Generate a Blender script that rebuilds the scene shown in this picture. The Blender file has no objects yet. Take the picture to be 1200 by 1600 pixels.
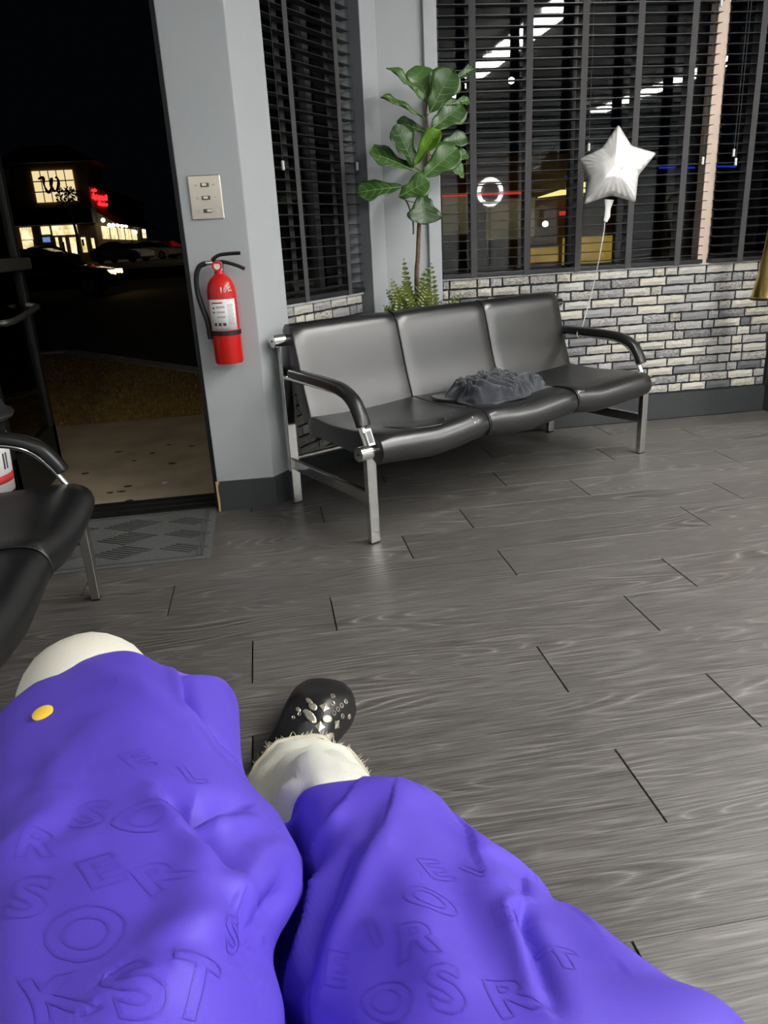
import bpy, bmesh, math, random
import numpy as np
from mathutils import Vector, Matrix
from mathutils.bvhtree import BVHTree

random.seed(7)
scene = bpy.context.scene
C = scene.collection

# ------------------------------------------------------------------ camera
CAM_H = 1.08
FPX = 1180.0
RW = np.array([[0.98619693, -0.10079691, 0.13136058],
               [-0.15772199, -0.33042756, 0.93055972],
               [-0.05039239, -0.93843359, -0.34176454]])   # camera (right, down, forward) -> world
cam_data = bpy.data.cameras.new('camera')
cam = bpy.data.objects.new('camera', cam_data)
C.objects.link(cam)
cam_data.sensor_fit = 'VERTICAL'
cam_data.sensor_height = 36.0
cam_data.lens = FPX / 1600.0 * 36.0
cam_data.clip_start = 0.02
cam_data.clip_end = 400
m = Matrix.Identity(4)
for i in range(3):
    m[i][0] = RW[i][0]; m[i][1] = -RW[i][1]; m[i][2] = -RW[i][2]
m[2][3] = CAM_H
cam.matrix_world = m
scene.camera = cam

# ------------------------------------------------------------------ world: clear night sky
world = bpy.data.worlds.new('night_sky')
scene.world = world
world.use_nodes = True
bg = world.node_tree.nodes['Background']
bg.inputs['Color'].default_value = (0.35, 0.45, 0.75, 1)
bg.inputs['Strength'].default_value = 0.0011

scene.view_settings.view_transform = 'Standard'
scene.view_settings.look = 'None'
scene.view_settings.gamma = 1.0
scene.view_settings.use_curve_mapping = False
scene.view_settings.exposure = 1.0

TUBE_STRENGTH = 26.0          # ceiling strip lights (built further down as lamps)
TUBE_COLOR = (1.0, 0.985, 0.95, 1)

# ------------------------------------------------------------------ helpers
def ray(x, y):
    return RW @ np.array([x - 600.0, y - 800.0, FPX])

def at_y(x, y, Y):
    d = ray(x, y); q = d * (Y / d[1]); return Vector((q[0], q[1], q[2] + CAM_H))

def at_z(x, y, z):
    d = ray(x, y); q = d * ((z - CAM_H) / d[2]); return Vector((q[0], q[1], z))

def lin(r, g, b):
    f = lambda c: (c / 255.0 / 12.92) if c / 255.0 <= 0.04045 else ((c / 255.0 + 0.055) / 1.055) ** 2.4
    return (f(r), f(g), f(b), 1.0)

BASE = {}

def base_of(o):
    return BASE.get(o.name, Vector((0, 0, 0)))

def tag(o, label=None, cat=None, group=None, kind=None):
    if label: o['label'] = label
    if cat: o['category'] = cat
    if group: o['group'] = group
    if kind: o['kind'] = kind
    return o

def thing(name, label, cat, base=(0, 0, 0), group=None, kind=None):
    o = bpy.data.objects.new(name, None)
    o.empty_display_size = 0.1
    C.objects.link(o)
    o.location = base
    BASE[o.name] = Vector(base)
    return tag(o, label, cat, group, kind)

class MB:
    """collects world-space geometry, then links it as one mesh object"""
    def __init__(s):
        s.v = []; s.f = []
    def add(s, vs, fs):
        n = len(s.v)
        s.v += [Vector(p) for p in vs]
        s.f += [tuple(i + n for i in f) for f in fs]
        return s
    def box(s, lo, hi):
        x0, y0, z0 = lo; x1, y1, z1 = hi
        return s.add([(x0,y0,z0),(x1,y0,z0),(x1,y1,z0),(x0,y1,z0),(x0,y0,z1),(x1,y0,z1),(x1,y1,z1),(x0,y1,z1)],
                     [(0,3,2,1),(4,5,6,7),(0,1,5,4),(1,2,6,5),(2,3,7,6),(3,0,4,7)])
    def obox(s, c, ax, ay, az):
        """oriented box: centre and three half-axis vectors"""
        c, ax, ay, az = map(Vector, (c, ax, ay, az))
        P = [c + sx*ax + sy*ay + sz*az for sz in (-1,1) for sx, sy in ((-1,-1),(1,-1),(1,1),(-1,1))]
        return s.add(P, [(0,3,2,1),(4,5,6,7),(0,1,5,4),(1,2,6,5),(2,3,7,6),(3,0,4,7)])
    def prism(s, poly, z0, z1):
        n = len(poly)
        vs = [(p[0], p[1], z0) for p in poly] + [(p[0], p[1], z1) for p in poly]
        fs = [tuple(range(n-1, -1, -1)), tuple(range(n, 2*n))]
        fs += [(i, (i+1) % n, (i+1) % n + n, i + n) for i in range(n)]
        return s.add(vs, fs)
    def tube(s, pts, r, n=12, caps=True, squash=None, up=None):
        pts = [Vector(p) for p in pts]
        rr = r if isinstance(r, (list, tuple)) else [r] * len(pts)
        rings = []
        prev = None
        for i, p in enumerate(pts):
            a = pts[max(i-1, 0)]; b = pts[min(i+1, len(pts)-1)]
            t = (b - a).normalized()
            if prev is None:
                ref = Vector(up) if up else (Vector((0,0,1)) if abs(t.z) < 0.9 else Vector((1,0,0)))
                nx = t.cross(ref).normalized()
            else:
                nx = (prev - t * prev.dot(t)).normalized()
            prev = nx
            ny = nx.cross(t).normalized()
            k1, k2 = squash if squash else (1, 1)
            rings.append([p + nx * (math.cos(2*math.pi*j/n) * rr[i] * k1) + ny * (math.sin(2*math.pi*j/n) * rr[i] * k2) for j in range(n)])
        vs = [q for g in rings for q in g]
        fs = []
        for i in range(len(rings)-1):
            for j in range(n):
                a = i*n + j; b = i*n + (j+1) % n
                fs.append((a, a+n, b+n, b))
        if caps:
            fs.append(tuple(range(n)))
            fs.append(tuple(range((len(rings)-1)*n + n-1, (len(rings)-1)*n - 1, -1)))
        return s.add(vs, fs)
    def lathe(s, prof, c, axis=(0,0,1), n=24):
        """profile of (radius, height) turned about an axis through c"""
        ax = Vector(axis).normalized()
        e1 = ax.orthogonal().normalized(); e2 = ax.cross(e1)
        c = Vector(c)
        vs = []
        for r, h in prof:
            for j in range(n):
                a = 2*math.pi*j/n
                vs.append(c + ax*h + (e1*math.cos(a) + e2*math.sin(a))*r)
        fs = []
        for i in range(len(prof)-1):
            for j in range(n):
                a = i*n + j; b = i*n + (j+1) % n
                fs.append((a, b, b+n, a+n))
        fs.append(tuple(range(n-1, -1, -1)))
        fs.append(tuple(range((len(prof)-1)*n, len(prof)*n)))
        return s.add(vs, fs)
    def grid(s, P):
        """P[i][j] points"""
        n, k = len(P), len(P[0])
        vs = [q for row in P for q in row]
        fs = [(i*k+j, i*k+j+1, (i+1)*k+j+1, (i+1)*k+j) for i in range(n-1) for j in range(k-1)]
        return s.add(vs, fs)
    def build(s, name, mat, parent=None, smooth=None, bevel=0, fix=True, sub=0, solid=0, segs=2):
        b = base_of(parent) if parent else Vector((0,0,0))
        me = bpy.data.meshes.new(name)
        me.from_pydata([tuple(p - b) for p in s.v], [], s.f)
        if fix:
            bm = bmesh.new(); bm.from_mesh(me)
            bmesh.ops.recalc_face_normals(bm, faces=bm.faces)
            bm.to_mesh(me); bm.free()
        me.validate()
        me.materials.append(mat)
        o = bpy.data.objects.new(name, me)
        C.objects.link(o)
        if parent:
            o.parent = parent
            BASE[o.name] = b
        if smooth is not None:
            for p in me.polygons: p.use_smooth = True
            if smooth < 179: me.set_sharp_from_angle(angle=math.radians(smooth))
        if solid:
            md = o.modifiers.new('solidify', 'SOLIDIFY'); md.thickness = solid; md.offset = 0
        if bevel:
            md = o.modifiers.new('bevel', 'BEVEL'); md.width = bevel; md.segments = segs; md.limit_method = 'ANGLE'; md.angle_limit = math.radians(40)
        if sub:
            md = o.modifiers.new('subdivision', 'SUBSURF'); md.levels = sub; md.render_levels = sub
        return o

def struct(mb, name, mat, label, cat='wall', **k):
    o = mb.build(name, mat, **k)
    return tag(o, label, cat, kind='structure')

def inst(src, parent, loc, rot=(0,0,0), scale=(1,1,1), name=None):
    o = src.copy()
    if name: o.name = name
    C.objects.link(o)
    o.parent = parent
    o.location = Vector(loc) - base_of(parent)
    o.rotation_euler = rot
    o.scale = scale
    return o

def spline(pts, n=8):
    """Catmull-Rom through points"""
    P = [Vector(p) for p in pts]
    out = []
    for i in range(len(P)-1):
        p0 = P[max(i-1,0)]; p1 = P[i]; p2 = P[i+1]; p3 = P[min(i+2, len(P)-1)]
        for j in range(n):
            t = j/n
            out.append(0.5*((2*p1) + (p2-p0)*t + (2*p0-5*p1+4*p2-p3)*t*t + (3*p1-p0-3*p2+p3)*t**3))
    out.append(P[-1])
    return out

# ------------------------------------------------------------------ materials
def new_mat(name):
    mt = bpy.data.materials.new(name); mt.use_nodes = True
    nt = mt.node_tree
    return mt, nt, nt.nodes['Principled BSDF']

def N(nt, typ, **k):
    n = nt.nodes.new(typ)
    for a, v in k.items():
        if a.startswith('i_'):
            key = a[2:]
            key = int(key) if key.isdigit() else key
            n.inputs[key].default_value = v
        else:
            setattr(n, a, v)
    return n

def math_n(nt, op, a, b=None, clamp=False):
    n = nt.nodes.new('ShaderNodeMath'); n.operation = op; n.use_clamp = clamp
    for i, x in enumerate((a, b)):
        if x is None: continue
        if isinstance(x, (int, float)): n.inputs[i].default_value = x
        else: nt.links.new(x, n.inputs[i])
    return n.outputs[0]

def ramp_n(nt, src, stops):
    r = nt.nodes.new('ShaderNodeValToRGB')
    el = r.color_ramp.elements
    while len(el) < len(stops): el.new(0.5)
    for e, (p, c) in zip(el, stops): e.position = p; e.color = c
    nt.links.new(src, r.inputs[0])
    return r.outputs[0]

def plain(name, col, rough=0.5, metal=0.0, var=0.06, scale=20.0, bump=0.0, bscale=200.0, spec=0.5, sheen=0.0, coat=0.0):
    """procedural: base colour broken up by noise, with optional fine relief"""
    mt, nt, p = new_mat(name)
    tc = N(nt, 'ShaderNodeTexCoord')
    nz = N(nt, 'ShaderNodeTexNoise', i_Scale=scale, i_Detail=4.0)
    nt.links.new(tc.outputs['Object'], nz.inputs['Vector'])
    c = col
    lo = tuple(max(0, x*(1-var)) for x in c[:3]) + (1,)
    hi = tuple(min(1, x*(1+var)) for x in c[:3]) + (1,)
    nt.links.new(ramp_n(nt, nz.outputs['Fac'], [(0.3, lo), (0.7, hi)]), p.inputs['Base Color'])
    p.inputs['Roughness'].default_value = rough
    p.inputs['Metallic'].default_value = metal
    p.inputs['Specular IOR Level'].default_value = spec
    if sheen: p.inputs['Sheen Weight'].default_value = sheen
    if coat: p.inputs['Coat Weight'].default_value = coat
    if bump:
        n2 = N(nt, 'ShaderNodeTexNoise', i_Scale=bscale, i_Detail=3.0)
        nt.links.new(tc.outputs['Object'], n2.inputs['Vector'])
        b = N(nt, 'ShaderNodeBump', i_Strength=bump, i_Distance=0.01)
        nt.links.new(n2.outputs['Fac'], b.inputs['Height'])
        nt.links.new(b.outputs['Normal'], p.inputs['Normal'])
    return mt

def emit(name, col, strength, var=None, scale=3.0):
    mt, nt, p = new_mat(name)
    p.inputs['Base Color'].default_value = (0.02, 0.02, 0.02, 1)
    p.inputs['Emission Strength'].default_value = strength
    if var:
        tc = N(nt, 'ShaderNodeTexCoord')
        nz = N(nt, 'ShaderNodeTexNoise', i_Scale=scale, i_Detail=3.0)
        nt.links.new(tc.outputs['Object'], nz.inputs['Vector'])
        nt.links.new(ramp_n(nt, nz.outputs['Fac'], [(0.35, var), (0.6, col)]), p.inputs['Emission Color'])
    else:
        p.inputs['Emission Color'].default_value = col
    return mt

def wood_mat():
    mt, nt, p = new_mat('grey_wood_plank')
    tc = N(nt, 'ShaderNodeTexCoord'); oi = N(nt, 'ShaderNodeObjectInfo')
    sp = N(nt, 'ShaderNodeSeparateXYZ'); nt.links.new(tc.outputs['Object'], sp.inputs[0])
    rnd = oi.outputs['Random']
    def vec(kx, ky, r):
        cb = N(nt, 'ShaderNodeCombineXYZ')
        nt.links.new(math_n(nt, 'ADD', math_n(nt, 'MULTIPLY', sp.outputs[0], kx), math_n(nt, 'MULTIPLY', rnd, r)), cb.inputs[0])
        nt.links.new(math_n(nt, 'MULTIPLY', sp.outputs[1], ky), cb.inputs[1])
        nt.links.new(math_n(nt, 'MULTIPLY', rnd, r*0.37), cb.inputs[2])
        return cb.outputs[0]
    # growth rings: contour lines of a stretched noise field make the cathedral figure
    n1 = N(nt, 'ShaderNodeTexNoise', i_Scale=1.0, i_Detail=1.2, i_Roughness=0.3)
    nt.links.new(vec(1.25, 8.0, 61.0), n1.inputs['Vector'])
    rings = math_n(nt, 'PINGPONG', math_n(nt, 'MULTIPLY', n1.outputs['Fac'], 34.0), 1.0)
    n2 = N(nt, 'ShaderNodeTexNoise', i_Scale=1.0, i_Detail=4.0, i_Roughness=0.6)
    nt.links.new(vec(9.0, 300.0, 93.0), n2.inputs['Vector'])
    n3 = N(nt, 'ShaderNodeTexNoise', i_Scale=1.0, i_Detail=2.0)
    nt.links.new(vec(2.2, 12.0, 23.0), n3.inputs['Vector'])
    line = math_n(nt, 'POWER', rings, 3.5)
    mask = math_n(nt, 'MULTIPLY', line, math_n(nt, 'MULTIPLY', math_n(nt, 'SUBTRACT', n3.outputs['Fac'], 0.40, True), 2.4))
    h = math_n(nt, 'ADD', math_n(nt, 'MULTIPLY', mask, 0.62), math_n(nt, 'SUBTRACT', math_n(nt, 'MULTIPLY', n2.outputs['Fac'], 0.95), 0.14))
    # broad darker figure between the rings, broken by the fibres
    h = math_n(nt, 'SUBTRACT', h, math_n(nt, 'MULTIPLY', math_n(nt, 'SUBTRACT', n3.outputs['Fac'], 0.5, True), 0.5))
    h = math_n(nt, 'ADD', h, math_n(nt, 'MULTIPLY', math_n(nt, 'SUBTRACT', rnd, 0.5), 0.08))
    col = ramp_n(nt, h, [(0.10, lin(50, 48, 47)), (0.34, lin(88, 85, 82)), (0.60, lin(120, 117, 113)), (0.9, lin(178, 174, 168))])
    nt.links.new(col, p.inputs['Base Color'])
    rg = math_n(nt, 'ADD', 0.30, math_n(nt, 'MULTIPLY', n2.outputs['Fac'], 0.22))
    nt.links.new(rg, p.inputs['Roughness'])
    p.inputs['Specular IOR Level'].default_value = 0.5
    b = N(nt, 'ShaderNodeBump', i_Strength=0.25, i_Distance=0.002)
    nt.links.new(h, b.inputs['Height']); nt.links.new(b.outputs['Normal'], p.inputs['Normal'])
    return mt

def brick_mat():
    mt, nt, p = new_mat('whitewashed_brick')
    tc = N(nt, 'ShaderNodeTexCoord'); oi = N(nt, 'ShaderNodeObjectInfo')
    rnd = oi.outputs['Random']
    ad = N(nt, 'ShaderNodeVectorMath', operation='ADD')
    cb = N(nt, 'ShaderNodeCombineXYZ')
    for i, k in enumerate((71.0, 37.0, 53.0)): nt.links.new(math_n(nt, 'MULTIPLY', rnd, k), cb.inputs[i])
    nt.links.new(tc.outputs['Object'], ad.inputs[0]); nt.links.new(cb.outputs[0], ad.inputs[1])
    nz = N(nt, 'ShaderNodeTexNoise', i_Scale=9.0, i_Detail=6.0, i_Roughness=0.72)
    nt.links.new(ad.outputs[0], nz.inputs['Vector'])
    body = ramp_n(nt, rnd, [(0.0, lin(98, 99, 102)), (0.06, lin(122, 122, 125)), (0.14, lin(160, 160, 160)), (0.45, lin(186, 184, 180)), (0.75, lin(198, 192, 178)), (1.0, lin(206, 202, 194))])
    # blotches: some bricks are heavily mottled, others barely
    r2 = math_n(nt, 'FRACT', math_n(nt, 'MULTIPLY', rnd, 17.3))
    th = math_n(nt, 'ADD', 0.36, math_n(nt, 'MULTIPLY', r2, 0.22))
    mk = math_n(nt, 'MULTIPLY', math_n(nt, 'SUBTRACT', th, nz.outputs['Fac']), 9.0, True)
    mx = N(nt, 'ShaderNodeMix', data_type='RGBA')
    nt.links.new(math_n(nt, 'MULTIPLY', mk, 0.75), mx.inputs[0]); nt.links.new(body, mx.inputs[6])
    mx.inputs[7].default_value = lin(62, 63, 66)
    nt.links.new(mx.outputs[2], p.inputs['Base Color'])
    p.inputs['Roughness'].default_value = 0.75
    b = N(nt, 'ShaderNodeBump', i_Strength=0.5, i_Distance=0.004)
    nt.links.new(nz.outputs['Fac'], b.inputs['Height']); nt.links.new(b.outputs['Normal'], p.inputs['Normal'])
    return mt

def glass_mat(name='window_glass', tint=(0.75, 0.78, 0.78, 1), refl=1.0):
    mt = bpy.data.materials.new(name); mt.use_nodes = True
    nt = mt.node_tree; nt.nodes.clear()
    out = N(nt, 'ShaderNodeOutputMaterial')
    tr = N(nt, 'ShaderNodeBsdfTransparent'); tr.inputs[0].default_value = tint
    gl = N(nt, 'ShaderNodeBsdfGlossy'); gl.inputs['Roughness'].default_value = 0.02
    fr = N(nt, 'ShaderNodeFresnel', i_IOR=1.52)
    mx = N(nt, 'ShaderNodeMixShader')
    nt.links.new(math_n(nt, 'MULTIPLY', fr.outputs[0], refl), mx.inputs[0])
    nt.links.new(tr.outputs[0], mx.inputs[1]); nt.links.new(gl.outputs[0], mx.inputs[2])
    nt.links.new(mx.outputs[0], out.inputs[0])
    return mt

def leaf_mat(name, c1, c2):
    mt, nt, p = new_mat(name)
    oi = N(nt, 'ShaderNodeObjectInfo'); tc = N(nt, 'ShaderNodeTexCoord')
    nz = N(nt, 'ShaderNodeTexNoise', i_Scale=30.0, i_Detail=3.0)
    nt.links.new(tc.outputs['Object'], nz.inputs['Vector'])
    h = math_n(nt, 'ADD', math_n(nt, 'MULTIPLY', oi.outputs['Random'], 0.6), math_n(nt, 'MULTIPLY', nz.outputs['Fac'], 0.4))
    nt.links.new(ramp_n(nt, h, [(0.15, c1), (0.85, c2)]), p.inputs['Base Color'])
    p.inputs['Roughness'].default_value = 0.38
    return mt

M = {}
M['wood'] = wood_mat()
M['subfloor'] = plain('subfloor_black', lin(20, 20, 20), 0.8)
M['wall'] = plain('blue_grey_paint', lin(172, 176, 178), 0.5, var=0.02, scale=3, bump=0.05, bscale=90)
M['wall_shaded'] = plain('shaded_grey_paint', lin(112, 116, 121), 0.55, var=0.02)  # darker wall grey: shade on the window reveal put into the colour
M['ceiling'] = plain('white_ceiling', lin(215, 215, 212), 0.8, var=0.02)
M['base'] = plain('charcoal_baseboard', lin(56, 58, 60), 0.5, var=0.05)
M['mortar'] = plain('dark_mortar', lin(38, 40, 44), 0.9, var=0.2, scale=60)
M['brick'] = brick_mat()
M['glass'] = glass_mat()
M['frame'] = plain('black_window_frame', lin(34, 34, 36), 0.45)
M['mullion'] = plain('beige_mullion', lin(196, 176, 160), 0.6)
M['slat'] = plain('black_blind_slat', lin(34, 34, 36), 0.38, var=0.1)
M['tape'] = plain('charcoal_ladder_tape', lin(70, 69, 70), 0.9, bump=0.2, bscale=600)
M['clear'] = plain('clear_plastic', lin(210, 212, 210), 0.2, var=0.02)
M['casing'] = plain('grey_casing_paint', lin(176, 180, 183), 0.5, var=0.02)
M['chrome'] = plain('chrome', (0.78, 0.78, 0.76, 1), 0.13, metal=1.0, var=0.03)
M['brushed'] = plain('brushed_steel', (0.55, 0.54, 0.51, 1), 0.3, metal=1.0, var=0.05)
M['leather'] = plain('black_vinyl', lin(22, 22, 23), 0.33, var=0.15, scale=8, bump=0.06, bscale=500, spec=1.0)
M['leather_pad'] = plain('black_rubber_pad', lin(26, 26, 27), 0.35, bump=0.03)
M['seam'] = plain('dark_seam', lin(12, 12, 12), 0.6)
M['black'] = plain('black_plastic', lin(22, 22, 23), 0.5)
M['cloth'] = plain('dark_slate_fabric', lin(38, 42, 50), 0.95, var=0.25, scale=60, bump=0.4, bscale=700, sheen=0.3)
M['red'] = plain('red_enamel', lin(208, 30, 26), 0.3, var=0.03, coat=0.3)
M['white'] = plain('white_paper', lin(232, 232, 230), 0.6, var=0.02)
M['ink'] = plain('grey_ink', lin(70, 70, 72), 0.7)
M['red_ink'] = plain('red_ink', lin(205, 60, 55), 0.7)
M['steel_plate'] = plain('satin_steel_plate', (0.62, 0.57, 0.48, 1), 0.33, metal=1.0, var=0.08, scale=6)
M['ivory'] = plain('ivory_plastic', lin(225, 220, 205), 0.35)
M['foil'] = plain('silver_foil', (0.86, 0.85, 0.82, 1), 0.34, metal=0.45, var=0.03, bump=0.10, bscale=26)
M['ribbon'] = plain('white_ribbon', lin(225, 222, 215), 0.4)
M['gold'] = plain('gold_metal', (0.72, 0.52, 0.16, 1), 0.28, metal=1.0, var=0.06)
M['bark'] = plain('brown_bark', lin(112, 88, 72), 0.8, var=0.3, scale=80, bump=0.5, bscale=150)
M['leaf'] = leaf_mat('fig_leaf', lin(30, 56, 24), lin(70, 108, 42))
M['leaf_young'] = leaf_mat('young_fig_leaf', lin(92, 138, 18), lin(100, 146, 24))
M['vein'] = plain('pale_vein', lin(128, 158, 92), 0.5)
M['fern'] = leaf_mat('fern_leaf', lin(60, 84, 34), lin(142, 150, 74))
M['pot'] = plain('dark_pot', lin(40, 40, 42), 0.5)
M['soil'] = plain('soil', lin(50, 40, 32), 0.95, var=0.4, scale=90)
M['mat'] = plain('grey_doormat', lin(92, 94, 93), 0.95, var=0.15, scale=120, bump=0.5, bscale=400)
M['mat_rib'] = plain('dark_mat_rib', lin(76, 78, 77), 0.95, var=0.2, scale=120)
M['alu'] = plain('black_aluminium', lin(20, 20, 21), 0.5)
M['alu_grey'] = plain('grey_aluminium', lin(92, 92, 92), 0.4, metal=0.7)
M['tan'] = plain('bare_wood', lin(205, 168, 120), 0.8)
M['concrete'] = plain('sidewalk_concrete', lin(178, 164, 142), 0.9, var=0.2, scale=4, bump=0.2, bscale=90)
M['stain'] = plain('dark_stain', lin(48, 44, 40), 0.9)
M['grass'] = plain('dry_lawn', lin(165, 134, 80), 1.0, var=0.4, scale=14)
M['blade'] = plain('grass_blade', lin(175, 150, 84), 0.9, var=0.35, scale=3)
M['curb'] = plain('curb_concrete', lin(176, 174, 168), 0.9, var=0.2, scale=6)
M['asphalt'] = plain('asphalt', lin(46, 46, 46), 0.85, var=0.2, scale=2)
M['cape'] = plain('purple_polyester', (0.098, 0.055, 0.55, 1), 0.6, var=0.04, scale=9, bump=0.06, bscale=900)
M['cape_print'] = plain('purple_print', (0.084, 0.046, 0.478, 1), 0.55, var=0.02)
M['hem'] = plain('violet_hem', lin(120, 78, 190), 0.6)
M['yellow'] = plain('yellow_snap', lin(250, 205, 70), 0.35)
M['denim'] = plain('bleached_denim', lin(212, 212, 200), 0.9, var=0.07, scale=14, bump=0.3, bscale=500)
M['denim_cream'] = plain('cream_denim', lin(222, 218, 204), 0.9, var=0.03, scale=14, bump=0.2, bscale=500)
M['fray'] = plain('frayed_thread', lin(190, 184, 164), 0.95)
M['skin'] = plain('skin', lin(196, 150, 122), 0.6)
M['shirt'] = plain('dark_shirt', lin(40, 40, 46), 0.9)
M['rubber'] = plain('black_clog_rubber', lin(20, 20, 21), 0.36, spec=0.6, var=0.05)
M['charm'] = plain('champagne_charm', (0.80, 0.74, 0.60, 1), 0.28, metal=0.9, var=0.15, scale=160)
M['bin_lid'] = plain('dark_bin_lid', lin(44, 44, 46), 0.4)

# ------------------------------------------------------------------ setting: floor
FLOOR_Z = 0.0
fl = MB().box((-1.75, -4.2, -0.12), (7.0, 3.36, -0.014))
fl.prism([(-0.27, 3.30), (2.9+4.1, 3.30), (7.0, 4.2), (0.6, 4.2)], -0.12, -0.014)
floor = struct(fl, 'floor', M['subfloor'], 'grey oak plank floor of the waiting room', 'floor')
PW = 0.2275; PL = 1.139
plank_me = {}
def plank_src(length, width):
    key = (round(length, 3), round(width, 3))
    if key not in plank_me:
        o = MB().box((-length/2 + .002, -width/2 + .0005, -0.014), (length/2 - .002, width/2 - .0005, 0.0)).build('plank', M['wood'], floor, bevel=0.0007, segs=1)
        plank_me[key] = (o, [False])
    return plank_me[key]
joints = {0: .6155, 1: .940, 2: .603, 3: .938, 4: 1.166, 5: .692, 6: .407, 7: .670, 8: 1.203, 9: .929, 10: .45, 11: 1.0, 12: .62, 13: .3}
for k in range(-9, 14):
    y0 = 0.986 * CAM_H + k * PW
    y1 = y0 + PW
    j = joints.get(k, 0.2 + (k * 0.377) % 1.0) * CAM_H
    while j > -1.75: j -= PL
    x = j
    y1c = min(y1, 4.05)
    if y1c - y0 < 0.03: continue
    while x < 3.9:
        a, b = max(x, -1.72), x + PL
        # keep planks inside the room outline
        if y0 > 3.3 and b < 0.0: x += PL; continue
        if y0 > 3.17:
            lo = -1.2 if y0 < 3.21 else max(-0.3, (y0 - 3.16) / 1.298 - 0.1)
            a = max(a, lo)
        if b - a > 0.05:
            src, used = plank_src(b - a, y1c - y0)
            loc = ((a + b) / 2, (y0 + y1c) / 2, 0)
            if not used[0]:
                src.location = loc; used[0] = True
            else:
                inst(src, floor, loc)
        x += PL
rest = MB()
rest.box((3.95, -4.2, -0.014), (7.0, 4.05, 0)).box((-1.72, -4.2, -0.014), (3.95, 0.986*CAM_H - 9*PW, 0))
rest.build('far_planks', M['wood'], floor)

# ------------------------------------------------------------------ setting: walls
CEIL = 2.7
B2 = Vector((-0.027, 3.160)); C2 = Vector((0.655, 4.045))
DV = (C2 - B2).normalized(); NV = Vector((DV.y, -DV.x))        # along the splayed wall / facing the room
def wp(s, off, z=None):
    q = B2 + DV * s - NV * off
    return (q.x, q.y) if z is None else Vector((q.x, q.y, z))
YB = 4.045
struct(MB().prism([(-0.268, 3.170), (-0.027, 3.160), wp(0.215, 0), wp(0.215, 0.20), (-0.20, 3.42), (-0.268, 3.42)], 0, CEIL),
       'wall_entry', M['wall'], 'blue-grey painted pier between the open doorway and the narrow window', bevel=0.004)
struct(MB().prism([wp(0.215, 0.075), wp(0.97, 0.075), wp(0.97, 0.20), wp(0.215, 0.20)], 0, 0.815)
       .prism([wp(0.215, 0.02), wp(0.97, 0.02), wp(0.97, 0.20), wp(0.215, 0.20)], 2.45, CEIL),
       'wall_corner', M['mortar'], 'splayed corner wall faced with whitewashed brick under the narrow window')
struct(MB().prism([wp(0.97, 0), (0.655, 4.045), (0.60, 4.25), wp(0.97, 0.20)], 0, CEIL),
       'wall_corner_pier', M['wall'], 'pale grey pier between the narrow window and the plant', bevel=0.004)
struct(MB().prism([wp(0.968, 0.004), wp(0.968, 0.075), wp(0.971, 0.075), wp(0.971, 0.004)], 0, 2.45),
       'trim_1', M['wall_shaded'], 'reveal at the right side of the narrow window, shade painted in', 'trim')
struct(MB().box((0.60, YB, 0), (0.90, 4.25, CEIL)), 'wall_back_pier', M['wall'], 'grey wall strip behind the fig plant')
struct(MB().box((0.90, YB + 0.012, 0), (2.90, 4.25, 0.845)), 'wall_back', M['mortar'], 'whitewashed brick wall under the wide window')
struct(MB().box((0.90, YB, 2.45), (2.90, 4.25, CEIL)), 'wall_back_header', M['wall'], 'grey wall above the wide window')
struct(MB().box((0.877, YB - 0.022, 0.14), (0.942, YB + 0.01, 2.5)), 'trim_2', M['casing'], 'light grey casing at the left side of the wide window', 'trim', bevel=0.003)
struct(MB().box((3.05, 3.55, 0), (7.0, 3.70, CEIL)), 'wall_back_right', M['wall'], 'pale grey wall right of the brick corner')
struct(MB().box((2.90, 3.552, 0), (3.05, 4.25, CEIL)), 'wall_right_pier', M['mortar'], 'brick-faced return wall at the far right corner')
struct(MB().box((2.872, 3.55-0.01, 0.145), (2.899, YB, 0.17)).box((2.876, YB-0.035, 0.17), (2.899, YB, CEIL)), 'trim_3', M['base'], 'dark corner trim at the right end of the brick wall', 'trim')
struct(MB().box((6.9, -4.2, 0), (7.05, 3.6, CEIL)), 'wall_right', M['wall'], 'far right wall of the shop')
struct(MB().box((-1.75, -4.35, 0), (7.05, -4.2, CEIL)), 'wall_front', M['wall'], 'shop wall behind the camera')
struct(MB().box((-1.85, -4.35, 0), (-1.72, 3.42, CEIL)), 'wall_left', M['wall'], 'left wall of the waiting room')
struct(MB().box((-1.72, 3.20, 0), (-1.19, 3.42, CEIL)).box((-1.19, 3.20, 2.2), (-0.268, 3.42, CEIL)), 'wall_door', M['wall'], 'wall around the entrance doorway')
struct(MB().box((-1.85, -4.35, CEIL), (7.05, 3.42, CEIL+0.1)).prism([(-0.27, 3.42), (7.05, 3.42), (7.05, 4.3), (0.55, 4.3)], CEIL, CEIL+0.1),
       'ceiling', M['ceiling'], 'white ceiling of the shop', 'ceiling')

# baseboards
struct(MB().prism([(-0.268, 3.168), (-0.268, 3.158), (-0.022, 3.150), (-0.027, 3.160)], 0, 0.132)
       .prism([(-0.027, 3.161), (-0.0235, 3.150), wp(0.215, -0.009), wp(0.215, 0)], 0, 0.132), 'baseboard_entry', M['base'], 'charcoal baseboard wrapping the entry pier', 'baseboard')
chip = MB()
zz = [0.0, 0.03, 0.06, 0.09, 0.115, 0.1335]
ww = [0.006, 0.007, 0.0085, 0.006, 0.007, 0.016]
P = []
for z, w in zip(zz, ww):
    P.append([Vector((-0.2735, 3.157, z)), Vector((-0.268 + w - 0.004, 3.1555, z)), Vector((-0.268 + w - 0.004, 3.166, z)), Vector((-0.2735, 3.166, z))])
for i in range(len(P)):
    P[i].append(P[i][0])
chip.grid(P)
chip.build('chipped_edge', M['tan'], bpy.data.objects['baseboard_entry'])
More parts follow.
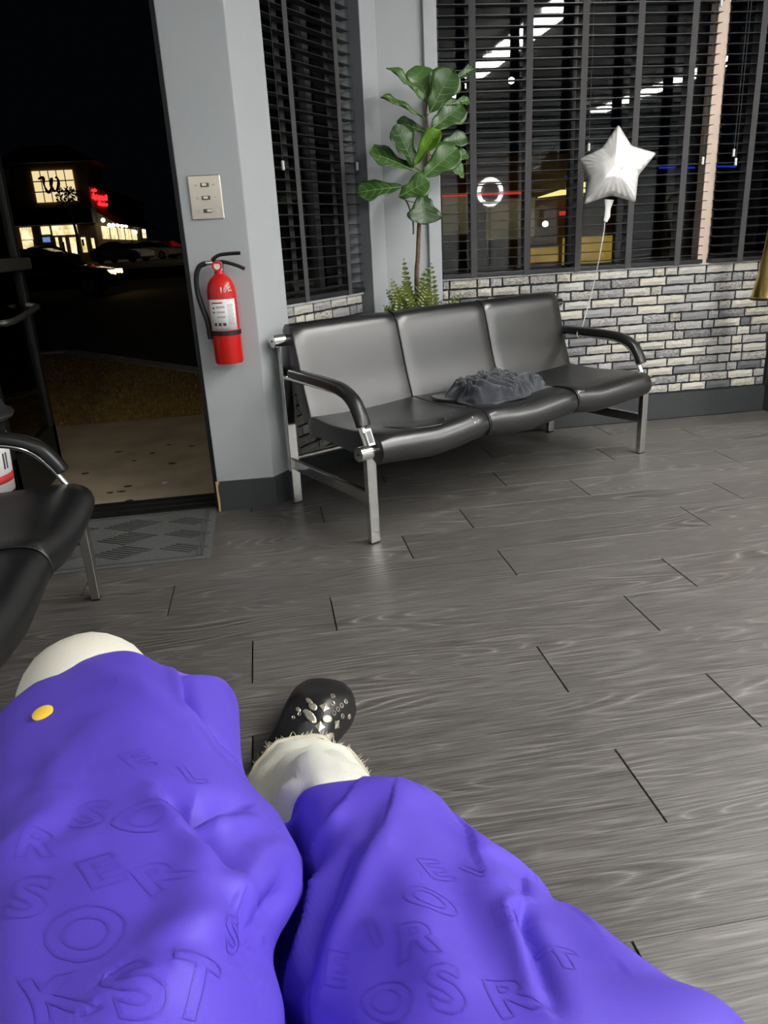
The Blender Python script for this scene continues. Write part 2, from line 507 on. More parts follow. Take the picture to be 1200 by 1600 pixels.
bpy.data.objects['chipped_edge']['label'] = 'bare wood at the broken baseboard end'
struct(MB().box((0.66, YB - 0.012, 0), (2.89, YB + 0.012, 0.145)), 'baseboard_back', M['base'], 'charcoal baseboard below the brick wall', 'baseboard')
struct(MB().box((2.875, 3.55, 0), (2.899, YB - 0.012, 0.145)), 'baseboard_right', M['base'], 'charcoal baseboard on the right return', 'baseboard')
struct(MB().prism([wp(0.22, 0.066), wp(0.968, 0.066), wp(0.968, 0.08), wp(0.22, 0.08)], 0, 0.12), 'baseboard_corner', M['base'], 'charcoal baseboard below the narrow window', 'baseboard')

# ------------------------------------------------------------------ bricks
brick_me = []
def brick_mesh(i):
    rr = random.Random(i)
    bm = bmesh.new()
    nx, nz = 5, 2
    h = 0.5
    front = []
    for k in range(nz+1):
        row = []
        for j in range(nx+1):
            ex = -0.5 + j/nx; ez = -0.5 + k/nz
            edge = (j in (0, nx)) or (k in (0, nz))
            x = ex + (rr.uniform(-.010, .010) if edge else 0)
            z = ez + (rr.uniform(-.05, .05) if edge else 0)
            d = -0.45 if edge else -1.0 + rr.uniform(-.15, .25)
            row.append(bm.verts.new((x, d, z)))
        front.append(row)
    for k in range(nz):
        for j in range(nx):
            bm.faces.new((front[k][j], front[k][j+1], front[k+1][j+1], front[k+1][j]))
    ring = front[0] + [front[k][nx] for k in range(1, nz+1)] + front[nz][-2::-1] + [front[k][0] for k in range(nz-1, 0, -1)]
    back = [bm.verts.new((v.co.x, 0.6, v.co.z)) for v in ring]
    for a in range(len(ring)):
        b = (a+1) % len(ring)
        bm.faces.new((ring[b], ring[a], back[a], back[b]))
    me = bpy.data.meshes.new('brick'); bm.to_mesh(me); bm.free()
    me.materials.append(M['brick'])
    return me
brick_me = [brick_mesh(i) for i in range(6)]
def brick_row(parent, fn, s0, s1, z0, z1, ang, seed, depth=0.012):
    rr = random.Random(seed)
    n = max(1, round((z1 - z0) / 0.0505)); ch = (z1 - z0) / n
    for k in range(n):
        s = s0 - (rr.uniform(0, 0.13) if k % 2 else rr.uniform(0.02, 0.1))
        while s < s1:
            L = 0.158 + rr.uniform(-.010, .010) if rr.random() < 0.74 else rr.uniform(.062, .085)
            a, b = max(s, s0), min(s + L, s1)
            if b - a > 0.018:
                o = bpy.data.objects.new('brick', rr.choice(brick_me)); C.objects.link(o)
                o.parent = parent
                p = fn((a + b) / 2, z0 + (k + .5) * ch)
                o.location = p - base_of(parent)
                o.scale = (b - a - 0.0105, depth * rr.uniform(.85, 1.15), ch - 0.0105)
                o.rotation_euler = (0, 0, ang)
            s += L
wb = bpy.data.objects['wall_back']
brick_row(wb, lambda s, z: Vector((s, YB + 0.012, z)), 0.945, 2.872, 0.150, 0.850, 0, 3)
wc = bpy.data.objects['wall_corner']
brick_row(wc, lambda s, z: wp(s, 0.075, z), 0.217, 0.966, 0.124, 0.818, math.atan2(DV.y, DV.x), 5)
wr = bpy.data.objects['wall_right_pier']
brick_row(wr, lambda s, z: Vector((2.90, YB - s, z)), 0.04, 0.49, 0.175, 0.86, -math.pi/2, 9)

# ------------------------------------------------------------------ windows: frames and glass
def window(name, fn, s0, s1, z0, z1, off, label, bars):
    w = thing(name, label, 'window', fn((s0+s1)/2, off, z0), kind='structure')
    def bar(a, b, c, d, nm='window_frame', t=0.02, mat=M['frame']):
        p = [fn(a, off - t, 0), fn(b, off - t, 0), fn(b, off + t, 0), fn(a, off + t, 0)]
        MB().prism([(q.x, q.y) for q in p], c, d).build(nm, mat, w)
    bar(s0, s0 + .035, z0, z1); bar(s1 - .035, s1, z0, z1); bar(s0, s1, z0, z0 + .035); bar(s0, s1, z1 - .035, z1)
    edges = [s0] + [x for x in bars] + [s1]
    for x in bars: bar(x - .022, x + .022, z0, z1, 'window_mullion')
    for a, b in zip(edges[:-1], edges[1:]):
        p = [fn(a, off - .003, 0), fn(b, off - .003, 0), fn(b, off + .003, 0), fn(a, off + .003, 0)]
        MB().prism([(q.x, q.y) for q in p], z0 + .02, z1 - .02).build('pane', M['glass'], w)
    return w
bk = lambda s, off, z: Vector((s, YB + off, z))
window('window_1', bk, 0.942, 2.895, 0.85, 2.45, 0.115, 'wide night window behind black blinds', [1.69, 2.43])
window('window_2', wp, 0.216, 0.969, 0.82, 2.45, 0.15, 'narrow night window behind black blinds by the entry pier', [0.70])
# mullion between the two wide blinds
struct(MB().box((2.398, YB + 0.03, 0.85), (2.462, YB + 0.10, 2.45)), 'trim_4', M['mullion'], 'beige mullion between the two wide blinds', 'trim', bevel=0.003)

# ------------------------------------------------------------------ blinds
def blind(fn, s0, s1, z0, z1, off, tapes, ang, label, cords, group='black slatted blinds', tilt=0.0):
    t = thing('window_blind', label, 'blind', fn((s0+s1)/2, off, z0), group)
    L = s1 - s0
    P = []
    for sx in (-1, 1):
        row = []
        for j in range(5):
            y = -0.024 + 0.012 * j
            row.append(Vector((sx * (L/2 - .004), y, 0.002 * (1 - (y/.024)**2))))
        P.append(row)
    sl = MB().grid(P)
    vs = [Vector((v.x, v.y, v.z - .0028)) for v in sl.v]
    sl.add(vs, [tuple(reversed(f)) for f in sl.f])
    n = 5
    sl.f += [(i, i+1, i+1+2*n, i+2*n) for i in range(n-1)] + [(n+i+1, n+i, 3*n+i, 3*n+i+1) for i in range(n-1)]
    sl.f += [(0, n, 3*n, 2*n), (n-1, 3*n-1, 4*n-1, 2*n-1)]
    b = base_of(t)
    src = None
    z = z0 + 0.045
    i = 0
    while z < z1 - 0.05:
        p = fn((s0+s1)/2, off, z)
        if src is None:
            for q in sl.v: q += b
            src = sl.build('slat', M['slat'], t)
            src.location = p - b; src.rotation_euler = (tilt, 0, ang)
        else:
            inst(src, t, p, (tilt + random.uniform(-.015, .015), random.uniform(-.0008, .0008), ang))
        z += 0.0457; i += 1
    def ob(a, c, z0_, z1_, o0, o1, nm, mat, bev=0.0):
        p = [fn(a, o0, 0), fn(c, o0, 0), fn(c, o1, 0), fn(a, o1, 0)]
        return MB().prism([(q.x, q.y) for q in p], z0_, z1_).build(nm, mat, t, bevel=bev)
    ob(s0, s1, z0, z0 + .02, off - .026, off + .026, 'bottom_rail', M['slat'], .002)
    ob(s0, s1, z1 - .05, z1, off - .03, off + .03, 'head_rail', M['slat'], .002)
    for x in tapes:
        ob(x - .0165, x + .0165, z0 - .002, z1 - .03, off - .0285, off - .027, 'ladder_tape', M['tape'])
        ob(x - .0165, x + .0165, z0 - .002, z1 - .03, off + .027, off + .0285, 'ladder_tape', M['tape'])
    for x, zc in cords:
        q0 = fn(x, off - .034, zc); q1 = fn(x, off - .034, z1 - .02)
        c = MB().tube([q0, q1], 0.0012, 6).build('pull_cord', M['tape'], t)
        MB().lathe([(.0035, 0), (.0075, -.004), (.0060, -.016), (.0075, -.028), (.0072, -.036), (.003, -.038)][::-1], q0, (0, 0, 1), 10).build('cord_tassel', M['clear'], c, smooth=60)
    return t
yb = YB + 0.012
X_of = lambda px, py: at_y(px, py, yb).x
tapes1 = [ (X_of(738, 0) + X_of(736, 415))/2, (X_of(829, 0) + X_of(818, 415))/2, (X_of(916, 0) + X_of(897, 415))/2, (X_of(1003, 0) + X_of(975, 415))/2, (X_of(1087, 0) + X_of(1052, 405))/2 ]
blind(bk, 0.948, 2.405, 0.857, 2.44, 0.012, tapes1, 0, 'wide black slatted blind behind the star balloon', [(X_of(1122, 0), at_y(1122, 0, yb).z), (X_of(1093, 246), at_y(1093, 246, yb).z), (X_of(916, 225), at_y(916, 225, yb).z)])
tx = (X_of(1191, 0) + X_of(1152, 395))/2
blind(bk, 2.452, 2.868, 0.857, 2.44, 0.005, [tx], 0, 'short black slatted blind at the right edge above the brick wall', [(X_of(1140, 234), at_y(1140, 234, yb).z), (X_of(1143, 248), at_y(1143, 248, yb).z)], tilt=0.12)
def s_of(px, py, off):
    d = ray(px, py); nn = np.array([NV.x, NV.y])
    t = (np.dot([B2.x, B2.y], nn) - off) / np.dot(d[:2], nn)
    q = d * t
    return float(np.dot(q[:2] - np.array([B2.x, B2.y]), np.array([DV.x, DV.y]))), q[2] + CAM_H
oa = 0.075
tp = [(s_of(434, 0, oa)[0] + s_of(472, 455, oa)[0])/2, (s_of(512, 0, oa)[0] + s_of(538, 440, oa)[0])/2]
blind(wp, 0.222, 0.964, 0.826, 2.44, oa, tp, math.atan2(DV.y, DV.x), 'narrow black slatted blind beside the entry pier', [(s_of(548, 254, oa)[0], s_of(548, 254, oa)[1]), (s_of(431, 252, oa)[0], s_of(431, 252, oa)[1])])
# pale ledge under the narrow blind
MB().prism([wp(.218, .06), wp(.967, .06), wp(.967, .10), wp(.218, .10)], 0.812, 0.822).build('ledge', M['casing'], bpy.data.objects['wall_corner'])
MB().box((0.943, YB - .004, .847), (2.87, YB + .05, .855)).build('ledge', M['casing'], wb)

# ------------------------------------------------------------------ ceiling strip lights (seen mirrored in the panes)
M['tube'] = emit('fluorescent_tube', TUBE_COLOR, TUBE_STRENGTH)
def strip_light(x, y0, y1, label):
    t = thing('ceiling_light', label, 'ceiling light', (x, (y0+y1)/2, CEIL), 'ceiling strip lights')
    MB().box((x-.14, y0, CEIL-.05), (x+.14, y1, CEIL)).build('housing', M['ceiling'], t)
    MB().box((x-.12, y0+.03, CEIL-.075), (x+.12, y1-.03, CEIL-.05)).build('diffuser', M['tube'], t)
for x, row in ((2.45, 'nearer'), (5.1, 'farther')):
    for k, (a, b) in enumerate(((1.85, 3.05), (0.55, 1.75), (-0.75, 0.45), (-2.05, -0.85), (-3.35, -2.15))):
        strip_light(x, a, b, '%s of the %s row of ceiling strip lights' % (('first from the window', 'second from the window', 'third from the window', 'fourth from the window', 'fifth from the window')[k], row))
strip_light(-0.5, -2.4, -1.2, 'single ceiling strip light behind the seated person')

# ------------------------------------------------------------------ waiting benches
BL_ = 1.666; BD_ = 0.616
def make_bench(label, FLp, eu, ev, sticker):
    eu = Vector((eu[0], eu[1], 0)); ev = Vector((ev[0], ev[1], 0)); o0 = Vector((FLp[0], FLp[1], 0))
    W = lambda u, v, z: o0 + eu*u + ev*v + Vector((0, 0, z))
    t = thing('waiting_bench', label, 'bench', W(BL_/2, BD_/2, 0))
    def rect(u0, u1, v0, v1, z0, z1, nm, mat, bev=.003, par=None):
        vs = [W(u,v,z) for z in (z0,z1) for u,v in ((u0,v0),(u1,v0),(u1,v1),(u0,v1))]
        return MB().add(vs, [(0,3,2,1),(4,5,6,7),(0,1,5,4),(1,2,6,5),(2,3,7,6),(3,0,4,7)]).build(nm, mat, par or t, bevel=bev)
    for u in (0, BL_):
        sg = -1 if u == 0 else 1
        for v, top in ((0, .342), (BD_, .690)):
            lg = rect(u-.021, u+.021, v-.014, v+.014, .006, top, 'leg', M['brushed'] if sticker is None else M['chrome'])
            rect(u-.019, u+.019, v-.012, v+.012, 0, .007, 'foot_pad', M['black'], 0, lg)
        # side stretcher
        rect(u-.011, u+.011, .012, BD_-.012, .155, .200, 'stretcher', M['chrome'])
        # tube ends, front and rear, with collar
        for v, z in ((0, .354), (BD_, .705)):
            e = MB().tube([W(u + sg*.048, v, z), W(u - sg*.030, v, z)], .027, 20).build('tube_end', M['chrome'], t, smooth=50)
            MB().tube([W(u - sg*.026, v, z), W(u - sg*.040, v, z)], .033, 20).build('collar', M['chrome'], e, smooth=50)
            MB().tube([W(u + sg*.0475, v, z), W(u + sg*.0492, v, z)], .005, 10).build('end_hole', M['black'], e)
        # arm rail and pad
        path = [(BD_-.005, .553), (BD_-.10, .553), (.26, .548), (.17, .541), (.105, .515), (.06, .465), (.03, .415), (.008, .375)]
        pts = spline([W(u, v, z) for v, z in path], 6)
        MB().tube(pts, .0125, 12, squash=(1.25, .8), up=(0, 0, 1)).build('arm_rail', M['chrome'], t, smooth=50)
        path2 = [(BD_-.06, .578), (BD_-.16, .578), (.25, .573), (.155, .562), (.083, .532), (.040, .480), (.022, .445)]
        pp = spline([Vector((0, v, z)) for v, z in path2], 6)
        rows = []
        for i, q in enumerate(pp):
            a = pp[max(i-1,0)]; b = pp[min(i+1,len(pp)-1)]
            d = (b - a).normalized(); nrm = Vector((0, d.z, -d.y))
            if nrm.z < 0 and abs(nrm.z) > .3: nrm = -nrm
            if nrm.y > 0 and abs(nrm.z) <= .3: nrm = -nrm
            wdt = .027 if 0 < i < len(pp)-1 else .020
            ring = []
            for cu, cn in ((-1,-1),(-1,.4),(-.75,.9),(0,1.05),(.75,.9),(1,.4),(1,-1),(0,-1)):
                w = q + nrm * (.014*cn)
                ring.append(W(u + cu*wdt, w.y, w.z))
            ring.append(ring[0])
            rows.append(ring)
        pad = MB().grid(rows); k = 9
        pad.f.append(tuple(range(8))); pad.f.append(tuple(range((len(rows)-1)*k+7, (len(rows)-1)*k-1, -1)))
        pad.build('arm_pad', M['leather_pad'], t, smooth=50)
    if sticker is not None:
        vs = [W(-.014, .0165, .442), W(.014, .0165, .442), W(.014, -.0105, .386), W(-.014, -.0105, .386)]
        vs = [q - ev*.014 + Vector((0, 0, -.002)) for q in vs]
        MB().add(vs + [q - ev*.001 for q in vs], [(0,1,2,3),(7,6,5,4),(0,4,5,1),(1,5,6,2),(2,6,7,3),(3,7,4,0)]).build('sticker', M['white'], t)
        MB().add([q*0.7 + (vs[0]+vs[1]+vs[2]+vs[3])*.075 - ev*.0012 for q in vs] + [q*0.7 + (vs[0]+vs[1]+vs[2]+vs[3])*.075 - ev*.0018 for q in vs], [(0,1,2,3),(7,6,5,4),(0,4,5,1),(1,5,6,2),(2,6,7,3),(3,7,4,0)]).build('sticker_patch', M['alu_grey'], t)
    MB().tube([W(.02, BD_, .205), W(BL_-.02, BD_, .205)], .016, 12).build('rear_rail', M['brushed'], t, smooth=50)
    # cushions
    def cushion(prof, u0, u1, nm, sag, seed):
        rr = random.Random(seed)
        n = len(prof)
        cv = sum(p[0] for p in prof)/n; cz = sum(p[1] for p in prof)/n
        secs = [(0, .86), (.004, .955), (.012, 1.0), (.12, 1.006), (.3, 1.012), (.5, 1.015), (.7, 1.012), (.88, 1.006), (.988, 1.0), (.996, .955), (1, .86)]
        rows = []
        for k, (f, sc) in enumerate(secs):
            u = u0 + (u1-u0)*f
            ring = []
            for v, z in prof:
                dv = sag(f, v, z)
                ring.append(W(u, cv + (v-cv)*sc + dv[0], cz + (z-cz)*sc + dv[1]))
            ring.append(ring[0]); rows.append(ring)
        mb = MB().grid(rows); kk = n+1
        mb.f.append(tuple(range(n))); mb.f.append(tuple(range((len(rows)-1)*kk+n-1, (len(rows)-1)*kk-1, -1)))
        return mb.build(nm, M['leather'], t, smooth=55)
    seat = [( .50,.330),( .20,.318),( .03,.300),(-.020,.306),(-.050,.330),(-.058,.360),(-.046,.392),(-.012,.412),( .06,.414),( .16,.404),( .30,.398),( .44,.404),( .50,.405)]
    seat = [(p.x, p.y) for p in spline([Vector((a,b,0)) for a,b in seat], 3)]
    back = [( .455,.385),( .515,.372),( .560,.440),( .605,.560),( .648,.690),( .652,.742),( .625,.765),( .585,.756),( .560,.722),( .535,.640),( .502,.520),( .470,.430)]
    back = [(p.x, p.y) for p in spline([Vector((a,b,0)) for a,b in back], 3)]
    w = (BL_ - .036) / 3
    for i in range(3):
        u0 = .018 + w*i + .0015; u1 = u0 + w - .003
        cushion(seat, u0, u1, 'seat_cushion', lambda f, v, z: (-.012*math.sin(math.pi*f) if v < .05 else 0, (-.010*math.sin(math.pi*f)*(1 if z > .36 else 1.4)) + (.004*math.sin(9*f+i) if v < .1 else 0)), i)
        cushion(back, u0, u1, 'back_cushion', lambda f, v, z: (0, 0), i+5)
    for i in (1, 2):
        u = .018 + w*i
        pr = [(v*.995 + (.003 if v > .2 else -.001), z) for v, z in seat]
        MB().tube([W(u, v, z) for v, z in seat[9:26]], .0045, 6).build('seam_piping', M['leather_pad'], t, smooth=60)
        MB().tube([W(u, v, z) for v, z in back[18:34]], .004, 6).build('seam_piping', M['leather_pad'], t, smooth=60)
    return t, W
bench, BW = make_bench('black vinyl three-seat bench with chrome arms in front of the fig plant', (0.3267, 2.617), ((1.7901-.3267)/BL_, (3.4132-2.617)/BL_), ((.0660-.3267)/BD_, (3.1753-2.617)/BD_), True)
make_bench('black vinyl bench seat at the left edge beside the doormat', (-0.640, 0.727), (0, 1), (-1, 0), None)

# worn spots and flecks on the long bench seat, laid on the cushions
bverts, bfaces = [], []
for o_ in bench.children:
    if o_.name.startswith('seat_cushion'):
        n0 = len(bverts); bb_ = base_of(bench)
        bverts += [v.co + bb_ for v in o_.data.vertices]; bfaces += [tuple(i + n0 for i in p.vertices) for p in o_.data.polygons]
seat_bvh = BVHTree.FromPolygons(bverts, bfaces)
def seat_hit(px, py):
    d_ = Vector(ray(px, py)).normalized()
    loc, nn, ix, dist = seat_bvh.ray_cast(Vector((0, 0, CAM_H)), d_)
    if loc is None: return None
    return (loc, nn if nn.dot(d_) < 0 else -nn)
rows = []
for k in range(6):
    row = []
    for j in range(9):
        f, g_ = j/8, k/5
        x = 603 + 87*f + (8 if 0 < k < 5 else 0)*(f-.5); y = (658 - 8*f)*(1-g_) + (668 - 5*f)*g_ + 4*math.sin(f*3)
        h_ = seat_hit(x, y)
        row.append(h_[0] + h_[1]*.0008 if h_ else None)
    rows.append(row)
if all(q is not None for r in rows for q in r):
    MB().grid(rows).build('worn_patch', M['leather_pad'], bench, smooth=180, solid=.0008)
rr = random.Random(21)
for x, y, r in ((738,652,.006),(742,660,.008),(735,658,.004),(748,656,.005),(766,655,.006),(772,652,.004),(697,655,.004),(688,663,.003),(705,650,.004),(904,614,.006),(912,610,.006),(920,606,.005),(935,600,.004),(791,641,.003),(820,633,.004),(640,663,.004),(650,668,.003)):
    h_ = seat_hit(x, y)
    if not h_: continue
    p, nn = h_; e1 = nn.orthogonal().normalized(); e2 = nn.cross(e1); n_ = 7
    ring_ = [p + nn*.0006 + (e1*math.cos(6.283*i/n_) + e2*math.sin(6.283*i/n_)*.5)*r*rr.uniform(.5, 1) for i in range(n_)]
    MB().add(ring_ + [p + nn*.0016], [(i, (i+1) % n_, n_) for i in range(n_)]).build('worn_fleck', M['ivory'], bench)

# ------------------------------------------------------------------ crumpled garment on the seat
from mathutils import noise as mnoise
g = MB(); rows = []
nu, nv = 110, 70
for i in range(nu+1):
    row = []
    a = i/nu*2 - 1
    for j in range(nv+1):
        b = j/nv*2 - 1
        # rounded outline
        r = math.sqrt(a*a + b*b); k = max(abs(a), abs(b)); sq = k/(r+1e-6) if r > 0 else 1
        aa, bb = a*(.55+.45*sq), b*(.55+.45*sq)
        rad = math.sqrt(aa*aa+bb*bb)
        out = 1 + .30*mnoise.noise(Vector((aa*1.7, bb*1.7, 5.1)))
        u = .86 + aa*.285*out; v = .200 + bb*(.150 - .045*aa)*out
        h = max(0, 1 - rad**2.2)
        q = Vector((aa*2.6 + bb*.5, bb*1.5 - aa*.3, 1.7))
        wv = Vector((mnoise.noise(q*.9), mnoise.noise(q*.9 + Vector((7,3,1))), 0))
        q2 = q + wv*1.1
        lump = .046 - .022*aa + .030*mnoise.noise(q*.8 + Vector((2,0,4)))
        rid = 1 - abs(mnoise.noise(Vector((q2.x*.8, q2.y*2.0, 3.0))))*2.6
        rid2 = 1 - abs(mnoise.noise(Vector((q2.x*1.9 + 4, q2.y*1.3, 8.0))))*2.5
        fold = .034*max(0, rid)**1.3 + .022*max(0, rid2)**1.3 + .004*mnoise.noise(q2*5)
        z = .404 + lump*h**.6 + fold*min(1, h*2.5)
        row.append(BW(u + .012*mnoise.noise(q*2.1), v + .012*mnoise.noise(q*1.9+Vector((3,1,2))), max(.408, z)))
    rows.append(row)
g.grid(rows)
gar = g.build('crumpled_garment', M['cloth'], smooth=180, solid=.004)
tag(gar, 'dark grey garment crumpled on the middle of the long bench', 'garment')

# ------------------------------------------------------------------ fire extinguisher on the entry pier
ex, ey = -0.150, 3.168 - 0.075
fe = thing('fire_extinguisher', 'red fire extinguisher with black hose hung on the grey pier', 'extinguisher', (ex, ey, 0.638))
R = 0.056
MB().lathe([(.040, .640), (.052, .642), (R, .650), (R, .905), (.0545, .925), (.049, .945), (.039, .962), (.026, .974), (.019, .980), (.017, .997)], (ex, ey, 0), n=40).build('cylinder', M['red'], fe, smooth=40)
MB().lathe([(.021, .992), (.021, 1.022), (.014, 1.030)], (ex, ey, 0), n=20).build('valve', M['brushed'], fe, smooth=40)
MB().tube([(ex-.004, ey-.018, 1.010), (ex-.004, ey-.036, 1.008)], .019, 18).build('pressure_gauge', M['red'], fe, smooth=40)
MB().tube([(ex-.004, ey-.036, 1.008), (ex-.004, ey-.037, 1.008)], .012, 18).build('gauge_face', M['ivory'], bpy.data.objects['pressure_gauge'])
# levers
MB().tube(spline([(ex-.022, ey-.006, 1.030), (ex+.005, ey-.008, 1.046), (ex+.045, ey-.010, 1.050), (ex+.088, ey-.012, 1.050)], 5), .009, 8, squash=(1.1, .75), up=(0,0,1)).build('squeeze_lever', M['black'], fe, smooth=60)
MB().tube(spline([(ex+.012, ey-.006, 1.024), (ex+.045, ey-.008, 1.015), (ex+.075, ey-.010, 1.004), (ex+.098, ey-.012, .992)], 5), .009, 8, squash=(1.1, .75), up=(0,0,1)).build('carry_handle', M['black'], fe, smooth=60)
MB().tube([(ex-.020, ey-.01, 1.021), (ex-.046, ey-.01, 1.021)], .0085, 12).build('hose_fitting', M['brushed'], fe, smooth=40)
hs = spline([(ex-.044, ey-.01, 1.021), (ex-.072, ey-.008, 1.008), (ex-.088, ey-.004, .970), (ex-.090, ey, .915), (ex-.080, ey, .860), (ex-.068, ey, .810), (ex-.064, ey, .765)], 6)
MB().tube(hs, [.0095]*20 + [.0105]*(len(hs)-20), 12).build('hose', M['black'], fe, smooth=60)
MB().tube([(ex-.064, ey, .768), (ex-.063, ey, .738)], [.012, .010], 12).build('nozzle', M['black'], fe, smooth=60)
MB().lathe([(R+.001, .752), (R+.003, .753), (R+.003, .768), (R+.001, .769)], (ex, ey, 0), n=40).build('mounting_strap', M['black'], fe, smooth=40)
MB().box((ex-.016, ey+.045, .70), (ex+.016, 3.1685, .96)).build('wall_bracket', M['black'], fe)
def curved(z0, z1, a0, a1, r, nm, mat, par, n=12):
    P = [[Vector((ex + r*math.sin(a0+(a1-a0)*i/n), ey - r*math.cos(a0+(a1-a0)*i/n), z)) for i in range(n+1)] for z in (z0, z1)]
    return MB().grid(P).build(nm, mat, par, smooth=60, solid=.0006)
lab = curved(.772, .888, -1.15, .95, R+.0006, 'paper_label', M['white'], fe, 24)
curved(.873, .878, -.75, .0, R+.0013, 'print_line', M['red_ink'], lab)
for k, z in enumerate((.861, .857, .842, .838, .824, .820)):
    curved(z, z+.0016, -.45 - .03*(k % 2), .12, R+.0013, 'print_line', M['ink'] if k not in (3, 5) else M['red_ink'], lab)
for z in (.853, .837): curved(z, z+.007, -.72, -.6, R+.0013, 'pictogram', M['ink'], lab, 3)
for a in (-.72, -.4, -.08): curved(.790, .801, a, a+.2, R+.0013, 'pictogram', M['ink'], lab, 3)
for k in range(14): curved(.795 + k*.0055, .7962 + k*.0055, .3, .75 - .04*(k % 3), R+.0013, 'print_line', M['alu_grey'], lab, 4)
curved(.7765, .778, -.7, .3, R+.0013, 'print_line', M['ink'], lab)
# white marks on the shoulder
curved(.912, .932, -.02, .06, .0568, 'white_mark', M['white'], fe, 3)
mk = MB()
pts = [Vector((ex + .0575*math.sin(a), ey - .0575*math.cos(a), z)) for a, z in ((.2,.914),(.34,.920),(.45,.930),(.56,.934),(.50,.926),(.46,.918),(.56,.916),(.66,.920),(.76,.916))]
mk.tube(pts, .0022, 6).build('white_mark', M['white'], fe, smooth=60)

# ------------------------------------------------------------------ light switch plate
sx0, sx1, sz0, sz1 = -.230, -.108, 1.176, 1.333
sw = thing('light_switch', 'steel plate with three stacked toggle switches on the grey pier', 'light switch', ((sx0+sx1)/2, 3.164, sz0))
MB().box((sx0, 3.160, sz0), (sx1, 3.168, sz1)).build('plate', M['steel_plate'], sw, bevel=.004, segs=2)
for k, z in enumerate((1.298, 1.253, 1.207)):
    cxs = (sx0+sx1)/2
    MB().box((cxs-.016, 3.1590, z-.007), (cxs+.016, 3.1605, z+.007)).build('toggle_slot', M['alu_grey'], sw)
    s_ = 1 if k == 2 else -.2
    MB().obox((cxs + .007*s_, 3.154, z), (.008, 0, 0), (0, .007, 0), (0, 0, .0045)).build('toggle', M['ivory'], sw, bevel=.001)
    for d in (-.033, .033):
        MB().tube([(cxs+d, 3.1605, z), (cxs+d, 3.1585, z)], .0035, 10).build('screw', M['chrome'], sw)

# paint chips on the pier
for k, (x, z, yy) in enumerate(((-.245, .40, 3.169), (-.09, .72, 3.1625))):
    pass

# ------------------------------------------------------------------ doormat and threshold
mt_ = thing('doormat', 'grey ribbed doormat inside the open doorway', 'doormat', (-.75, 2.92, 0))
MB().box((-.97, 2.635, .0005), (-.285, 3.205, .006)).build('mat_base', M['mat'], mt_, bevel=.002)
rib = MB()
def rib_ok(x, y): return -.945 < x < -.35 and 2.69 < y < 3.155
cu_, cv_ = Vector((.26, .150, 0)), Vector((-.26, .150, 0))
for i in range(-8, 9):
    for j in range(-8, 9):
        c0 = Vector((-.62, 2.92, .0072)) + cu_*(i*.5) + cv_*(j*.5)
        if (i + j) % 2: continue
        along, across = cv_.normalized(), cu_
        for k in range(7):
            q = c0 + across*((k-3)*.5/7)
            if rib_ok(q.x, q.y):
                rib.obox(q, along*.066, across.normalized()*.0055, (0, 0, .0022))
for a in (-.315, -.330):
    rib.box((a-.004, 2.655, .005), (a+.004, 3.19, .009))
for b in (2.66, 3.18): rib.box((-.95, b-.004, .005), (-.31, b+.004, .009))
tag(rib.build('mat_ribs', M['mat_rib'], mt_), kind='stuff')
struct(MB().box((-1.19, 3.215, -.01), (-.268, 3.40, .010)).box((-1.19, 3.26, .010), (-.268, 3.275, .016)).box((-1.19, 3.33, .010), (-.268, 3.345, .016)), 'trim_5', M['alu'], 'dark metal threshold of the doorway', 'threshold')
# door frame and open leaf
struct(MB().box((-.287, 3.20, 0), (-.2685, 3.36, 2.2)).box((-1.19, 3.20, 0), (-1.15, 3.36, 2.2)).box((-1.19, 3.20, 2.16), (-.268, 3.36, 2.2)), 'trim_6', M['alu'], 'black metal door frame', 'door frame', bevel=.002)
dr = thing('door_1', 'black metal glass door standing open to the outside', 'door', (-1.15, 3.70, 0), kind='structure')
dx0, dx1, dy0, dy1 = -1.165, -1.120, 3.33, 4.06
MB().box((dx0, dy0, .012), (dx1, dy0+.06, 2.14)).build('stile', M['alu'], dr, bevel=.002)
MB().box((dx0, dy1-.055, .012), (dx1, dy1, 2.14)).build('stile', M['alu'], dr, bevel=.002)
MB().box((dx0, dy0, .012), (dx1, dy1, .26)).build('bottom_rail', M['alu'], dr, bevel=.002)
MB().box((dx0, dy0, 2.05), (dx1, dy1, 2.14)).build('top_rail', M['alu'], dr, bevel=.002)
MB().box((dx0+.018, dy0+.05, .24), (dx1-.018, dy1-.05, 2.06)).build('pane', M['glass'], dr)
MB().box((dx1, dy0+.03, 1.02), (dx1+.045, dy1-.01, 1.075)).build('crash_bar', M['alu_grey'], dr, bevel=.006)
MB().tube(spline([(dx1, dy1-.09, .86), (dx1+.05, dy1-.09, .85), (dx1+.055, dy1-.2, .84), (dx1+.055, dy0+.2, .82), (dx1, dy0+.15, .82)], 5), .014, 10).build('pull_handle', M['alu_grey'], dr, smooth=60)

